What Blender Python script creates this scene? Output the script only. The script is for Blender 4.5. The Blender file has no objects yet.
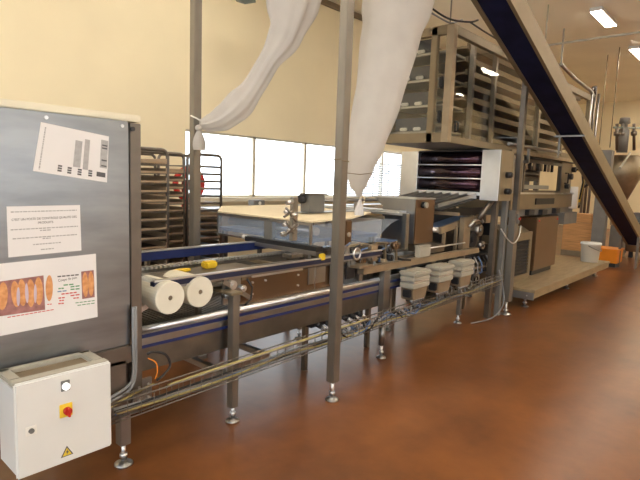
import bpy, bmesh, math, random
from mathutils import Vector, Matrix
random.seed(7)
sc = bpy.context.scene
COL = sc.collection

# ------------------------------------------------------------------ camera
F = 515.0; CX = 320.0; CY = 240.0; EYE = Vector((0, 0, 1.6))
_ex = Vector((460.0, -45.0, F)).normalized()
_roll = math.radians(2.0)
_up = _ex.cross(Vector((math.cos(_roll), math.sin(_roll), 0))).normalized()
if _up.y > 0: _up = -_up
_ey = _up.cross(_ex)
def _w(v): return Vector((_ex.dot(v), _ey.dot(v), _up.dot(v)))
def ray(px, py): return _w(Vector((px - CX, py - CY, F)))
def PY(px, py, Y):
    d = ray(px, py); return EYE + d * ((Y - EYE.y) / d.y)
def PZ(px, py, Z):
    d = ray(px, py); return EYE + d * ((Z - EYE.z) / d.z)
def PX(px, py, X):
    d = ray(px, py); return EYE + d * ((X - EYE.x) / d.x)
def depth(p): return (p - EYE).dot(_w(Vector((0, 0, 1))))
cam = bpy.data.cameras.new('camera'); cam_o = bpy.data.objects.new('camera', cam); COL.objects.link(cam_o)
a, b, c = _w(Vector((1, 0, 0))), _w(Vector((0, -1, 0))), _w(Vector((0, 0, -1)))
cam_o.matrix_world = Matrix(((a.x, b.x, c.x, 0), (a.y, b.y, c.y, 0), (a.z, b.z, c.z, 1.6), (0, 0, 0, 1)))
cam.sensor_width = 36; cam.lens = F / 640 * 36; cam.clip_start = .05
sc.camera = cam_o

# ------------------------------------------------------------------ materials
M = {}
def new_mat(name):
    m = bpy.data.materials.new(name); m.use_nodes = True; M[name] = m
    return m, m.node_tree, m.node_tree.nodes['Principled BSDF']
def mat(name, col, rough=.5, metal=0., vary=.12, scale=6., stretch=(1, 1, 1), bump=0., rvar=0., spec=.5, col2=None, detail=4):
    m, nt, bs = new_mat(name)
    N = nt.nodes; L = nt.links
    tc = N.new('ShaderNodeTexCoord'); mp = N.new('ShaderNodeMapping'); mp.inputs['Scale'].default_value = stretch
    nz = N.new('ShaderNodeTexNoise'); nz.inputs['Scale'].default_value = scale; nz.inputs['Detail'].default_value = detail
    L.new(tc.outputs['Object'], mp.inputs['Vector']); L.new(mp.outputs['Vector'], nz.inputs['Vector'])
    rp = N.new('ShaderNodeValToRGB'); e = rp.color_ramp.elements
    c2 = col2 or tuple(min(1, x * (1 + vary)) for x in col)
    c1 = tuple(x * (1 - vary) for x in col) if col2 is None else col
    e[0].position = .3; e[1].position = .7
    e[0].color = (*c1, 1); e[1].color = (*c2, 1)
    L.new(nz.outputs['Fac'], rp.inputs['Fac']); L.new(rp.outputs['Color'], bs.inputs['Base Color'])
    bs.inputs['Metallic'].default_value = metal; bs.inputs['Roughness'].default_value = rough
    bs.inputs['Specular IOR Level'].default_value = spec
    if rvar:
        mr = N.new('ShaderNodeMapRange'); mr.inputs['To Min'].default_value = max(.03, rough - rvar); mr.inputs['To Max'].default_value = rough + rvar
        L.new(nz.outputs['Fac'], mr.inputs['Value']); L.new(mr.outputs['Result'], bs.inputs['Roughness'])
    if bump:
        bp = N.new('ShaderNodeBump'); bp.inputs['Strength'].default_value = bump; bp.inputs['Distance'].default_value = .01
        L.new(nz.outputs['Fac'], bp.inputs['Height']); L.new(bp.outputs['Normal'], bs.inputs['Normal'])
    return m
mat('wall_cream', (.92, .82, .58), .55, vary=.03, scale=1.2)
mat('ceiling_cream', (.90, .82, .66), .30, vary=.05, scale=.8, spec=.6)
mat('trim_dark', (.22, .17, .11), .6)
mat('window_frame', (.62, .56, .44), .5, vary=.04)
mat('steel', (.36, .355, .35), .37, 1, vary=.10, scale=5, rvar=.06)
mat('steel_bright', (.76, .77, .79), .34, 1, vary=.08, scale=5, rvar=.04)
mat('steel_brushed', (.31, .32, .335), .35, 1, vary=.16, scale=3, stretch=(1, 1, 4), rvar=.05)
mat('steel_dull', (.22, .195, .17), .45, 1, vary=.15, scale=7)
mat('steel_tan', (.40, .33, .24), .42, .75, vary=.12, scale=7)
mat('post_steel', (.26, .24, .215), .42, .8, vary=.12, scale=3, stretch=(4, 4, 1))
mat('dark_metal', (.05, .05, .055), .45, .6)
mat('rubber_black', (.015, .015, .018), .5)
mat('blue_rail', (.015, .028, .13), .35, vary=.2)
mat('navy_rail', (.03, .038, .085), .3, .3, vary=.2)
mat('blue_belt', (.10, .16, .30), .55, vary=.2)
mat('navy_belt', (.010, .012, .040), .65, vary=.3, spec=.15)
mat('tan_paint', (.25, .20, .13), .42, .35, vary=.08)
mat('grey_paint', (.17, .168, .16), .5)
mat('beige_plastic', (.40, .38, .32), .5, vary=.06)
mat('white_paint', (.74, .75, .74), .35, vary=.02)
mat('cream_reflection', (.80, .74, .58), .4, vary=.03)  # steel cabinet cover, the cream wall's reflection put into its colour
mat('white_plastic', (.85, .84, .80), .4, vary=.02)
mat('roll_white', (.76, .73, .62), .6, vary=.04)
mat('roll_core', (.20, .15, .10), .7)
mat('yellow', (.80, .56, .03), .45, vary=.1)
mat('yellow_flat', (.85, .62, .05), .45, vary=.03)
mat('orange', (.85, .28, .02), .45, vary=.05)
mat('red', (.55, .03, .02), .4, vary=.1)
mat('paper', (.80, .79, .80), .7, vary=.02)
mat('ink', (.10, .10, .11), .8, vary=.1)
mat('ink_grey', (.42, .42, .43), .8, vary=.15, scale=40)
mat('ink_red', (.60, .10, .10), .8)
mat('ink_green', (.12, .32, .16), .8)
mat('ink_blue', (.2, .3, .45), .8)
mat('photo_back', (.35, .16, .15), .6, vary=.3, scale=30)
mat('photo_lilac', (.60, .50, .62), .6)
mat('bread', (.55, .22, .08), .6, vary=.3, scale=40, col2=(.80, .42, .18))
mat('tray_metal', (.07, .045, .03), .5, .4, vary=.2)
mat('tray_edge', (.50, .38, .27), .4, .5, vary=.15)
mat('rack_steel', (.20, .18, .16), .4, .8)
mat('dough_cloth', (.82, .72, .52), .85, vary=.03)
mat('wood_crate', (.52, .27, .10), .6, vary=.25, scale=3, stretch=(1, 1, 14))
mat('olive_frame', (.23, .175, .10), .42, .3, vary=.08)
mat('platform', (.38, .29, .17), .4, .3, vary=.15, scale=3, stretch=(1, 6, 1))
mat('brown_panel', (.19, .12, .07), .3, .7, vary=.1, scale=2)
mat('roller_dark', (.05, .045, .05), .16, .85, vary=.3, scale=1.3, stretch=(1, 1, 1), col2=(.085, .035, .055))
mat('cable_grey', (.25, .26, .28), .5)
mat('cable_yellow', (.36, .30, .12), .5)
mat('teal_grey', (.20, .25, .22), .6)
mat('hopper_steel', (.30, .25, .18), .4, .8)
mat('bin_dark', (.07, .075, .10), .5)
mat('green_board', (.10, .14, .10), .5, vary=.4, scale=30)

# floor: stained glossy concrete
m, nt, bs = new_mat('floor_epoxy'); N = nt.nodes; L = nt.links
tc = N.new('ShaderNodeTexCoord')
n1 = N.new('ShaderNodeTexNoise'); n1.inputs['Scale'].default_value = 1.1; n1.inputs['Detail'].default_value = 5; n1.inputs['Roughness'].default_value = .65
n2 = N.new('ShaderNodeTexNoise'); n2.inputs['Scale'].default_value = 9; n2.inputs['Detail'].default_value = 6
L.new(tc.outputs['Object'], n1.inputs['Vector']); L.new(tc.outputs['Object'], n2.inputs['Vector'])
rp = N.new('ShaderNodeValToRGB'); e = rp.color_ramp.elements
e[0].position = .32; e[0].color = (.13, .048, .018, 1); e[1].position = .68; e[1].color = (.28, .105, .033, 1)
L.new(n1.outputs['Fac'], rp.inputs['Fac'])
mx = N.new('ShaderNodeMix'); mx.data_type = 'RGBA'; mx.blend_type = 'MULTIPLY'; mx.inputs[0].default_value = .35
r2 = N.new('ShaderNodeValToRGB'); r2.color_ramp.elements[0].position = .2; r2.color_ramp.elements[0].color = (.5, .5, .5, 1); r2.color_ramp.elements[1].position = .8
L.new(n2.outputs['Fac'], r2.inputs['Fac']); L.new(rp.outputs['Color'], mx.inputs[6]); L.new(r2.outputs['Color'], mx.inputs[7])
L.new(mx.outputs[2], bs.inputs['Base Color'])
mr = N.new('ShaderNodeMapRange'); mr.inputs['To Min'].default_value = .277; mr.inputs['To Max'].default_value = .30
L.new(n1.outputs['Fac'], mr.inputs['Value']); L.new(mr.outputs['Result'], bs.inputs['Roughness'])

def glass(name, tint, refl, rough=.03, fac_add=0.):
    m = bpy.data.materials.new(name); m.use_nodes = True; M[name] = m
    nt = m.node_tree; N = nt.nodes; L = nt.links; N.clear()
    o = N.new('ShaderNodeOutputMaterial'); t = N.new('ShaderNodeBsdfTransparent'); g = N.new('ShaderNodeBsdfGlossy')
    t.inputs['Color'].default_value = (*tint, 1); g.inputs['Roughness'].default_value = rough
    f0 = ((refl - 1) / (refl + 1)) ** 2 + fac_add
    ge = N.new('ShaderNodeNewGeometry'); dt = N.new('ShaderNodeVectorMath'); dt.operation = 'DOT_PRODUCT'
    L.new(ge.outputs['Normal'], dt.inputs[0]); L.new(ge.outputs['Incoming'], dt.inputs[1])
    def mth(op, a_, b_=None):
        q = N.new('ShaderNodeMath'); q.operation = op
        for i_, v_ in enumerate((a_, b_)):
            if v_ is None: continue
            if isinstance(v_, (int, float)): q.inputs[i_].default_value = v_
            else: L.new(v_, q.inputs[i_])
        return q.outputs[0]
    c_ = mth('ABSOLUTE', dt.outputs['Value']); c_ = mth('SUBTRACT', 1.0, c_); c_ = mth('POWER', c_, 5.0)
    c_ = mth('MULTIPLY', c_, 1 - f0); c_ = mth('ADD', c_, f0)
    ad = N.new('ShaderNodeMath'); ad.operation = 'MAXIMUM'; ad.inputs[1].default_value = 0; L.new(c_, ad.inputs[0])
    x = N.new('ShaderNodeMixShader'); L.new(ad.outputs[0], x.inputs[0])
    L.new(t.outputs[0], x.inputs[1]); L.new(g.outputs[0], x.inputs[2]); L.new(x.outputs[0], o.inputs[0])
glass('glass', (.95, .95, .93), 1.5, .03, .0)
glass('window_glass', (.97, .98, .98), 1.3)
# milky polycarbonate
def milky(name, col, fac, tint=(.9, .93, .97)):
    m = bpy.data.materials.new(name); m.use_nodes = True; M[name] = m
    nt = m.node_tree; N = nt.nodes; L = nt.links
    bs = N['Principled BSDF']; bs.inputs['Base Color'].default_value = (*col, 1); bs.inputs['Roughness'].default_value = .25
    t = N.new('ShaderNodeBsdfTransparent'); t.inputs['Color'].default_value = (*tint, 1)
    x = N.new('ShaderNodeMixShader'); x.inputs[0].default_value = fac
    nz = N.new('ShaderNodeTexNoise'); nz.inputs['Scale'].default_value = 5
    mr = N.new('ShaderNodeMapRange'); mr.inputs['To Min'].default_value = fac - .1; mr.inputs['To Max'].default_value = fac + .1
    L.new(nz.outputs['Fac'], mr.inputs['Value']); L.new(mr.outputs['Result'], x.inputs[0])
    L.new(t.outputs[0], x.inputs[1]); L.new(bs.outputs[0], x.inputs[2]); L.new(x.outputs[0], N['Material Output'].inputs[0])
milky('polycarbonate', (.62, .70, .82), .22)
milky('plastic_bag', (.85, .85, .88), .6)
m = bpy.data.materials.new('blind_slat'); m.use_nodes = True; M['blind_slat'] = m
nt = m.node_tree; N = nt.nodes; L = nt.links; N.clear()
o = N.new('ShaderNodeOutputMaterial'); d = N.new('ShaderNodeBsdfDiffuse'); t = N.new('ShaderNodeBsdfTranslucent'); x = N.new('ShaderNodeMixShader')
d.inputs['Color'].default_value = (.7, .74, .8, 1); t.inputs['Color'].default_value = (.3, .34, .4, 1); x.inputs[0].default_value = .05
L.new(d.outputs[0], x.inputs[1]); L.new(t.outputs[0], x.inputs[2]); L.new(x.outputs[0], o.inputs[0])
# fabric: diffuse + translucent
m = bpy.data.materials.new('sleeve_cloth'); m.use_nodes = True; M['sleeve_cloth'] = m
nt = m.node_tree; N = nt.nodes; L = nt.links; N.clear()
o = N.new('ShaderNodeOutputMaterial'); d = N.new('ShaderNodeBsdfDiffuse'); t = N.new('ShaderNodeBsdfTranslucent'); x = N.new('ShaderNodeMixShader')
tc = N.new('ShaderNodeTexCoord'); nz = N.new('ShaderNodeTexNoise'); nz.inputs['Scale'].default_value = 5; nz.inputs['Detail'].default_value = 5
rp = N.new('ShaderNodeValToRGB'); rp.color_ramp.elements[0].color = (.60, .57, .545, 1); rp.color_ramp.elements[1].color = (.74, .71, .67, 1)
L.new(tc.outputs['Object'], nz.inputs['Vector']); L.new(nz.outputs['Fac'], rp.inputs['Fac'])
L.new(rp.outputs['Color'], d.inputs['Color']); L.new(rp.outputs['Color'], t.inputs['Color']); x.inputs[0].default_value = .35
L.new(d.outputs[0], x.inputs[1]); L.new(t.outputs[0], x.inputs[2]); L.new(x.outputs[0], o.inputs[0])
def emis(name, col, s):
    m = bpy.data.materials.new(name); m.use_nodes = True; M[name] = m
    bs = m.node_tree.nodes['Principled BSDF']; bs.inputs['Base Color'].default_value = (.8, .8, .8, 1)
    bs.inputs['Emission Color'].default_value = (*col, 1); bs.inputs['Emission Strength'].default_value = s
LAMP = 34.0
emis('lamp_glow', (1, .89, .73), LAMP)
emis('indicator_glow', (1, 1, 1), 1.2)

# ------------------------------------------------------------------ geometry helpers
class G:
    def __init__(s): s.v = []; s.f = []; s.sm = []
    def add(s, vs, fs, smooth=False):
        o = len(s.v); s.v += [tuple(v) for v in vs]; s.f += [[i + o for i in f] for f in fs]; s.sm += [smooth] * len(fs); return s
    def box(s, x0, x1, y0, y1, z0, z1):
        if x0 > x1: x0, x1 = x1, x0
        if y0 > y1: y0, y1 = y1, y0
        if z0 > z1: z0, z1 = z1, z0
        v = [(x, y, z) for x in (x0, x1) for y in (y0, y1) for z in (z0, z1)]
        return s.add(v, [(0, 1, 3, 2), (4, 6, 7, 5), (0, 4, 5, 1), (2, 3, 7, 6), (0, 2, 6, 4), (1, 5, 7, 3)])
    def bar(s, p, q, w, h, up=(0, 0, 1)):
        p, q = Vector(p), Vector(q); d = (q - p).normalized(); u = Vector(up)
        sd = d.cross(u)
        if sd.length < 1e-4: sd = d.cross(Vector((1, 0, 0)))
        sd.normalize(); u = sd.cross(d)
        v = [e + sd * (i * w / 2) + u * (j * h / 2) for e in (p, q) for i in (-1, 1) for j in (-1, 1)]
        return s.add(v, [(0, 1, 3, 2), (4, 6, 7, 5), (0, 4, 5, 1), (2, 3, 7, 6), (0, 2, 6, 4), (1, 5, 7, 3)])
    def tube(s, pts, r, n=10, caps=True, closed=False):
        pts = [Vector(p) for p in pts]; rs = r if isinstance(r, (list, tuple)) else [r] * len(pts)
        vs = []; fs = []; ref = None; K = len(pts)
        for i, p in enumerate(pts):
            if closed: d = (pts[(i + 1) % K] - pts[i - 1])
            else: d = pts[min(i + 1, K - 1)] - pts[max(i - 1, 0)]
            d.normalize()
            if ref is None: ref = d.orthogonal().normalized()
            ref = (ref - d * ref.dot(d))
            if ref.length < 1e-5: ref = d.orthogonal()
            ref.normalize(); b = d.cross(ref)
            vs += [p + (ref * math.cos(2 * math.pi * k / n) + b * math.sin(2 * math.pi * k / n)) * rs[i] for k in range(n)]
        for i in range(K if closed else K - 1):
            for k in range(n):
                j = (i + 1) % K
                fs.append((i * n + k, i * n + (k + 1) % n, j * n + (k + 1) % n, j * n + k))
        s.add(vs, fs, True)
        if caps and not closed:
            s.add(vs[:n], [tuple(range(n))[::-1]]); s.add(vs[-n:], [tuple(range(n))])
        return s
    def cyl(s, p, q, r, n=20): return s.tube([p, q], r, n)
    def prism_y(s, xz, y0, y1):
        n = len(xz); v = [(x, y0, z) for x, z in xz] + [(x, y1, z) for x, z in xz]
        return s.add(v, [tuple(range(n)), tuple(range(2 * n - 1, n - 1, -1))] + [(i, i + n, (i + 1) % n + n, (i + 1) % n) for i in range(n)])
    def prism_x(s, yz, x0, x1):
        n = len(yz); v = [(x0, y, z) for y, z in yz] + [(x1, y, z) for y, z in yz]
        return s.add(v, [tuple(range(n)), tuple(range(2 * n - 1, n - 1, -1))] + [(i, i + n, (i + 1) % n + n, (i + 1) % n) for i in range(n)])
    def prism_z(s, xy, z0, z1):
        n = len(xy); v = [(x, y, z0) for x, y in xy] + [(x, y, z1) for x, y in xy]
        return s.add(v, [tuple(range(n)), tuple(range(2 * n - 1, n - 1, -1))] + [(i, i + n, (i + 1) % n + n, (i + 1) % n) for i in range(n)])
    def lathe(s, c, prof, n=20):
        c = Vector(c); vs = []; fs = []
        for r, z in prof: vs += [c + Vector((r * math.cos(2 * math.pi * k / n), r * math.sin(2 * math.pi * k / n), z)) for k in range(n)]
        for i in range(len(prof) - 1):
            for k in range(n): fs.append((i * n + k, i * n + (k + 1) % n, (i + 1) * n + (k + 1) % n, (i + 1) * n + k))
        s.add(vs, fs, True); s.add(vs[:n], [tuple(range(n))[::-1]]); s.add(vs[-n:], [tuple(range(n))]); return s
    def ball(s, c, r, n=12, sq=(1, 1, 1)):
        c = Vector(c); prof = []; vs = []; fs = []
        R = n // 2
        for i in range(R + 1):
            t = math.pi * i / R
            for k in range(n):
                ph = 2 * math.pi * k / n
                vs.append(c + Vector((r * sq[0] * math.sin(t) * math.cos(ph), r * sq[1] * math.sin(t) * math.sin(ph), -r * sq[2] * math.cos(t))))
        for i in range(R):
            for k in range(n): fs.append((i * n + k, i * n + (k + 1) % n, (i + 1) * n + (k + 1) % n, (i + 1) * n + k))
        return s.add(vs, fs, True)
def obj(name, g, m, parent=None, bevel=0., **props):
    me = bpy.data.meshes.new(name); me.from_pydata(g.v, [], g.f)
    me.polygons.foreach_set('use_smooth', g.sm)
    bm = bmesh.new(); bm.from_mesh(me); bmesh.ops.remove_doubles(bm, verts=bm.verts, dist=1e-6)
    bmesh.ops.recalc_face_normals(bm, faces=bm.faces)
    if bevel:
        es = [e for e in bm.edges if len(e.link_faces) == 2 and e.calc_face_angle(0) > .6 and not all(f.smooth for f in e.link_faces)]
        try: bmesh.ops.bevel(bm, geom=es, offset=bevel, segments=2, affect='EDGES', clamp_overlap=True)
        except Exception: pass
    # shift origin to base centre of the geometry
    bm.to_mesh(me); bm.free()
    me.materials.append(M[m] if isinstance(m, str) else m)
    xs = [v.co for v in me.vertices]
    lo = Vector((min(v.x for v in xs), min(v.y for v in xs), min(v.z for v in xs))); hi = Vector((max(v.x for v in xs), max(v.y for v in xs), max(v.z for v in xs)))
    c = Vector(((lo.x + hi.x) / 2, (lo.y + hi.y) / 2, lo.z))
    me.transform(Matrix.Translation(-c))
    o = bpy.data.objects.new(name, me); COL.objects.link(o)
    o.location = c
    if parent:
        o.parent = parent; p = parent; off = Vector((0, 0, 0))
        while p: off += p.location; p = p.parent
        o.location = c - off
    for k, v in props.items(): o[k] = v
    return o
def thing(name, label, cat, loc=(0, 0, 0), group=None):
    o = bpy.data.objects.new(name, None); COL.objects.link(o); o.location = loc; o.empty_display_size = .1
    o['label'] = label; o['category'] = cat
    if group: o['group'] = group
    return o
def tag(o, label, cat, group=None, kind=None):
    o['label'] = label; o['category'] = cat
    if group: o['group'] = group
    if kind: o['kind'] = kind
    return o
def struct(name, g, m, bevel=0.): 
    o = obj(name, g, m, None, bevel); o['kind'] = 'structure'; return o
def dup(root, delta, label=None, group=None):
    r = root.copy(); COL.objects.link(r); r.location = root.location + Vector(delta)
    if label: r['label'] = label
    if group: r['group'] = group
    for ch in list(root.children):
        c = ch.copy(); COL.objects.link(c); c.parent = r
        for g in ch.children:
            d = g.copy(); COL.objects.link(d); d.parent = c
    return r
def text(name, body, size, p, m, parent, rot=0., sx=1.):
    """flat lettering standing in the XZ plane facing -Y, tilted by rot"""
    cu = bpy.data.curves.new('t', 'FONT'); cu.body = body; cu.size = size; cu.align_x = 'CENTER'; cu.align_y = 'CENTER'; cu.extrude = .0004
    t = bpy.data.objects.new('t', cu); COL.objects.link(t); dg = bpy.context.evaluated_depsgraph_get(); dg.update()
    me = bpy.data.meshes.new_from_object(t.evaluated_get(dg)); bpy.data.objects.remove(t)
    g = G(); R = Matrix.Rotation(-rot, 4, 'Y') @ Matrix.Rotation(math.pi / 2, 4, 'X') @ Matrix.Diagonal((sx, 1, 1, 1))
    g.add([Vector(p) + (R @ v.co) for v in me.vertices], [tuple(q.vertices) for q in me.polygons])
    return obj(name, g, m, parent)
def foot(par, x, y, ztop, r=.012, disc=.045):
    g = G().cyl((x, y, .02), (x, y, ztop), r, 12).cyl((x, y, .045), (x, y, .065), r * 1.8, 6)
    f = obj('levelling_stem', g, 'steel_bright', par)
    obj('foot_disc', G().lathe((x, y, 0), [(disc, 0), (disc, .008), (disc * .55, .022), (r * 1.3, .03)]), 'steel', par)
def arc(c, r, a0, a1, n, plane='xz'):
    out = []
    for i in range(n + 1):
        t = a0 + (a1 - a0) * i / n; u, v = r * math.cos(t), r * math.sin(t)
        out.append(Vector(c) + (Vector((u, 0, v)) if plane == 'xz' else Vector((0, u, v)) if plane == 'yz' else Vector((u, v, 0))))
    return out

# ------------------------------------------------------------------ the room
X0, X1, Y0, Y1, H = -5.0, 23.4, -5.5, 7.0, 5.05
struct('floor', G().box(X0 - .2, X1 + .2, Y0 - .2, Y1 + .2, -.2, 0), 'floor_epoxy')
struct('ceiling', G().box(X0 - .2, X1 + .2, Y0 - .2, Y1 + .2, H, H + .2), 'ceiling_cream')
LY0, LY1, LZ0, LZ1 = -4.5, 6.0, 1.0, 3.6
struct('wall_left', G().box(X0 - .2, X0, Y0, LY0, 0, H).box(X0 - .2, X0, LY1, Y1, 0, H).box(X0 - .2, X0, LY0, LY1, 0, LZ0).box(X0 - .2, X0, LY0, LY1, LZ1, H), 'wall_cream')
struct('wall_right', G().box(X1, X1 + .2, Y0, Y1, 0, H), 'wall_cream')
WX0, WX1, WZ0, WZ1 = 4.68, 11.4, 1.24, 2.30
g = G().box(X0, WX0, Y1, Y1 + .2, 0, H).box(WX1, X1, Y1, Y1 + .2, 0, H).box(WX0, WX1, Y1, Y1 + .2, 0, WZ0).box(WX0, WX1, Y1, Y1 + .2, WZ1, H)
struct('wall_back', g, 'wall_cream')
# wall on the photographer's side with its own band of windows
VX0, VX1, VZ0, VZ1 = -4.4, 5.2, 1.25, 2.45
g = G().box(X0, VX0, Y0 - .2, Y0, 0, H).box(VX1, X1, Y0 - .2, Y0, 0, H).box(VX0, VX1, Y0 - .2, Y0, 0, VZ0).box(VX0, VX1, Y0 - .2, Y0, VZ1, H)
struct('wall_front', g, 'wall_cream')
struct('trim_1', G().box(X0, X1, Y1 - .06, Y1, H - .10, H), 'trim_dark')
struct('trim_2', G().box(WX0 - .05, WX1 + .05, Y1 - .12, Y1 + .0, WZ0 - .07, WZ0), 'window_frame')
struct('baseboard_back', G().box(X0, X1, Y1 - .02, Y1, 0, .12), 'grey_paint')
mul = [WX0, 6.13, 7.45, 8.78, 10.1, WX1]
for i in range(5):
    a, b = mul[i], mul[i + 1]
    w = bpy.data.objects.new('window_%d' % (i + 1), None); COL.objects.link(w); w.location = ((a + b) / 2, Y1 + .1, WZ0); w['kind'] = 'structure'
    g = G(); t = .03
    g.box(a, a + t, Y1 + .04, Y1 + .12, WZ0, WZ1).box(b - t, b, Y1 + .04, Y1 + .12, WZ0, WZ1).box(a, b, Y1 + .04, Y1 + .12, WZ0, WZ0 + t).box(a, b, Y1 + .04, Y1 + .12, WZ1 - t, WZ1)
    obj('window_frame', g, 'window_frame', w)
    obj('pane', G().box(a + t, b - t, Y1 + .075, Y1 + .085, WZ0 + t, WZ1 - t), 'window_glass', w)
for i in range(4):
    a = VX0 + i * 2.4; b = a + 2.4; t = .04
    w = bpy.data.objects.new('window_%d' % (i + 6), None); COL.objects.link(w); w.location = ((a + b) / 2, Y0 - .1, VZ0); w['kind'] = 'structure'
    g = G().box(a, a + t, Y0 - .12, Y0 - .04, VZ0, VZ1).box(b - t, b, Y0 - .12, Y0 - .04, VZ0, VZ1).box(a, b, Y0 - .12, Y0 - .04, VZ0, VZ0 + t).box(a, b, Y0 - .12, Y0 - .04, VZ1 - t, VZ1)
    obj('window_frame', g, 'window_frame', w)
    obj('pane', G().box(a + t, b - t, Y0 - .085, Y0 - .075, VZ0 + t, VZ1 - t), 'window_glass', w)

for i in range(4):
    a = LY0 + i * 2.625; b = a + 2.625; t = .04
    w = bpy.data.objects.new('window_%d' % (i + 10), None); COL.objects.link(w); w.location = (X0 - .1, (a + b) / 2, LZ0); w['kind'] = 'structure'
    g = G().box(X0 - .12, X0 - .04, a, a + t, LZ0, LZ1).box(X0 - .12, X0 - .04, b - t, b, LZ0, LZ1).box(X0 - .12, X0 - .04, a, b, LZ0, LZ0 + t).box(X0 - .12, X0 - .04, a, b, LZ1 - t, LZ1)
    obj('window_frame', g, 'window_frame', w)
    obj('pane', G().box(X0 - .085, X0 - .075, a + t, b - t, LZ0 + t, LZ1 - t), 'window_glass', w)

# venetian blind before the right windows
t = thing('venetian_blind', 'half lowered white slatted blind hanging in the window behind the hanging cloth sleeve', 'blind', (9.5, 6.93, WZ0))
for k in range(15):
    z = WZ0 + .02 + k * .052
    obj('slat', G().bar((8.3, 6.93, z), (10.75, 6.93, z), .040, .004, (0, -1, 1)), 'blind_slat', t)
for x in (8.4, 9.05, 9.6, 10.2, 10.7): obj('ladder_cord', G().cyl((x, 6.93, WZ0), (x, 6.93, WZ1), .006, 6), 'grey_paint', t)
obj('head_rail', G().box(8.3, 10.75, 6.905, 6.955, WZ1 - .05, WZ1), 'white_plastic', t)

# ------------------------------------------------------------------ ceiling lamps
first = True; lamp0 = None
for iy, yy in enumerate((5.4, 3.0, .65, -1.7, -4.2)):
    for ix, xx in enumerate((-2.6, 1.0, 4.6, 8.1, 11.75, 15.2, 18.9, 22.4)):
        if yy == 5.4 and xx > 5: continue  # short row nearest the back wall: added out of view to brighten it
        lab = 'long glowing tube fixture on the cream ceiling'
        if yy == 3.0 and ix == 4: lab = 'larger, nearer of the two glowing ceiling fixtures at the top right'
        elif yy == 3.0 and ix == 5: lab = 'glowing ceiling fixture cut by the right edge of the photo'
        if lamp0 is None:
            t = thing('ceiling_light', lab, 'light', (xx, yy, H - .1), 'ceiling lights')
            obj('housing', G().box(xx - .62, xx + .62, yy - .115, yy + .115, H - .075, H), 'white_paint', t, .008)
            obj('diffuser', G().box(xx - .60, xx + .60, yy - .10, yy + .10, H - .082, H - .074), 'lamp_glow', t, .002)
            lamp0 = t
        else:
            dup(lamp0, (xx - lamp0.location.x, yy - lamp0.location.y, 0), lab, 'ceiling lights')

# ------------------------------------------------------------------ left steel cabinet
t = thing('steel_cabinet', 'large brushed steel machine cabinet with paper notices stuck on its front', 'cabinet', (.5, 2.9, .69))
CF = 2.50
obj('body', G().box(-.6, 1.36, CF + .02, 3.35, .70, 1.84), 'steel_brushed', t, .006)
obj('door', G().box(-.6, 1.335, CF, CF + .018, .69, 1.855), 'steel_brushed', t, .004)
obj('edge_post', G().box(1.345, 1.405, CF + .004, CF + .06, .40, 1.85), 'steel_dull', t, .003)
obj('top_cover', G().box(-.6, 1.42, CF + .03, 3.4, 1.86, 1.895).box(-.6, 1.42, 3.36, 3.4, .9, 1.86), 'cream_reflection', t, .004)
for i, (px_, py_) in enumerate(((46, 117.5), (122, 126))):
    p = PY(px_, py_, CF); obj('screw', G().cyl((p.x, CF - .006, p.z), (p.x, CF + .001, p.z), .009, 8), 'steel_bright', t)
for q in ((131, 129), (131, 131)): pass
p = PY(132, 130, CF); obj('lock', G().cyl((p.x, CF - .012, p.z + .005), (p.x, CF + .001, p.z + .005), .012, 10), 'dark_metal', t)
obj('lower_lip', G().box(-.6, 1.335, CF - .025, CF + .0, .60, .692), 'steel_dull', t, .003)
obj('leg_panel', G().box(1.06, 1.40, CF + .04, CF + .09, .28, .61), 'steel_dull', t, .003)
pl = obj('bolted_plate', G().box(1.36, 1.47, CF + .015, CF + .035, .33, .47), 'steel', t, .002)
for x in (1.385, 1.445):
    for z in (.36, .435): obj('bolt', G().cyl((x, CF + .0, z), (x, CF + .016, z), .008, 8), 'steel_bright', pl)
obj('leg', G().box(1.285, 1.345, 2.52, 2.58, .12, .30), 'steel', t, .003)
foot(t, 1.315, 2.55, .13, .012, .05)
foot(t, -.4, 2.55, .7, .03, .05); foot(t, -.4, 3.2, .7, .03, .05); foot(t, 1.2, 3.2, .7, .03, .05)

def quad_bilin(c):   # c: TL, TR, BR, BL
    return lambda u, v: (c[0] * (1 - u) + c[1] * u) * (1 - v) + (c[3] * (1 - u) + c[2] * u) * v
def patch(name, Q, u0, u1, v0, v1, y, m, parent, th=.0006):
    pts = [Q(u0, v0), Q(u1, v0), Q(u1, v1), Q(u0, v1)]
    return obj(name, G().prism_y([(p.x, p.z) for p in pts], y - th, y), m, parent)
def words(Q, u0, u1, v, h, y, m, parent, name='text_line', n=6):
    g = G(); u = u0
    while u < u1 - .005:
        w = random.uniform(.025, .06) * 1.0
        w = min(w, u1 - u)
        pts = [Q(u, v - h / 2), Q(u + w, v - h / 2), Q(u + w, v + h / 2), Q(u, v + h / 2)]
        g.prism_y([(p.x, p.z) for p in pts], y - .0005, y); u += w + .010
    return obj(name, g, m, parent)
def sheet(name, label, corners, y):
    c = [PY(px_, py_, CF - .002) for px_, py_ in corners]; Q = quad_bilin(c)
    cx_ = sum((p.x for p in c)) / 4; cz = min(p.z for p in c)
    t = thing(name, label, 'notice', (cx_, CF - .002, cz))
    patch('sheet', Q, 0, 1, 0, 1, CF - .0005, 'paper', t, .001)
    return t, Q
YP = CF - .0018
t, Q = sheet('test_page', 'tilted white sheet with grey columns and marks, top of the three notices', [(41, 122), (109, 136.5), (107, 182.5), (33, 171)], 0)
for (u0, u1, v0, v1, mm) in ((.0, .06, .05, .95, 'paper'),): pass
g = None
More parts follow.
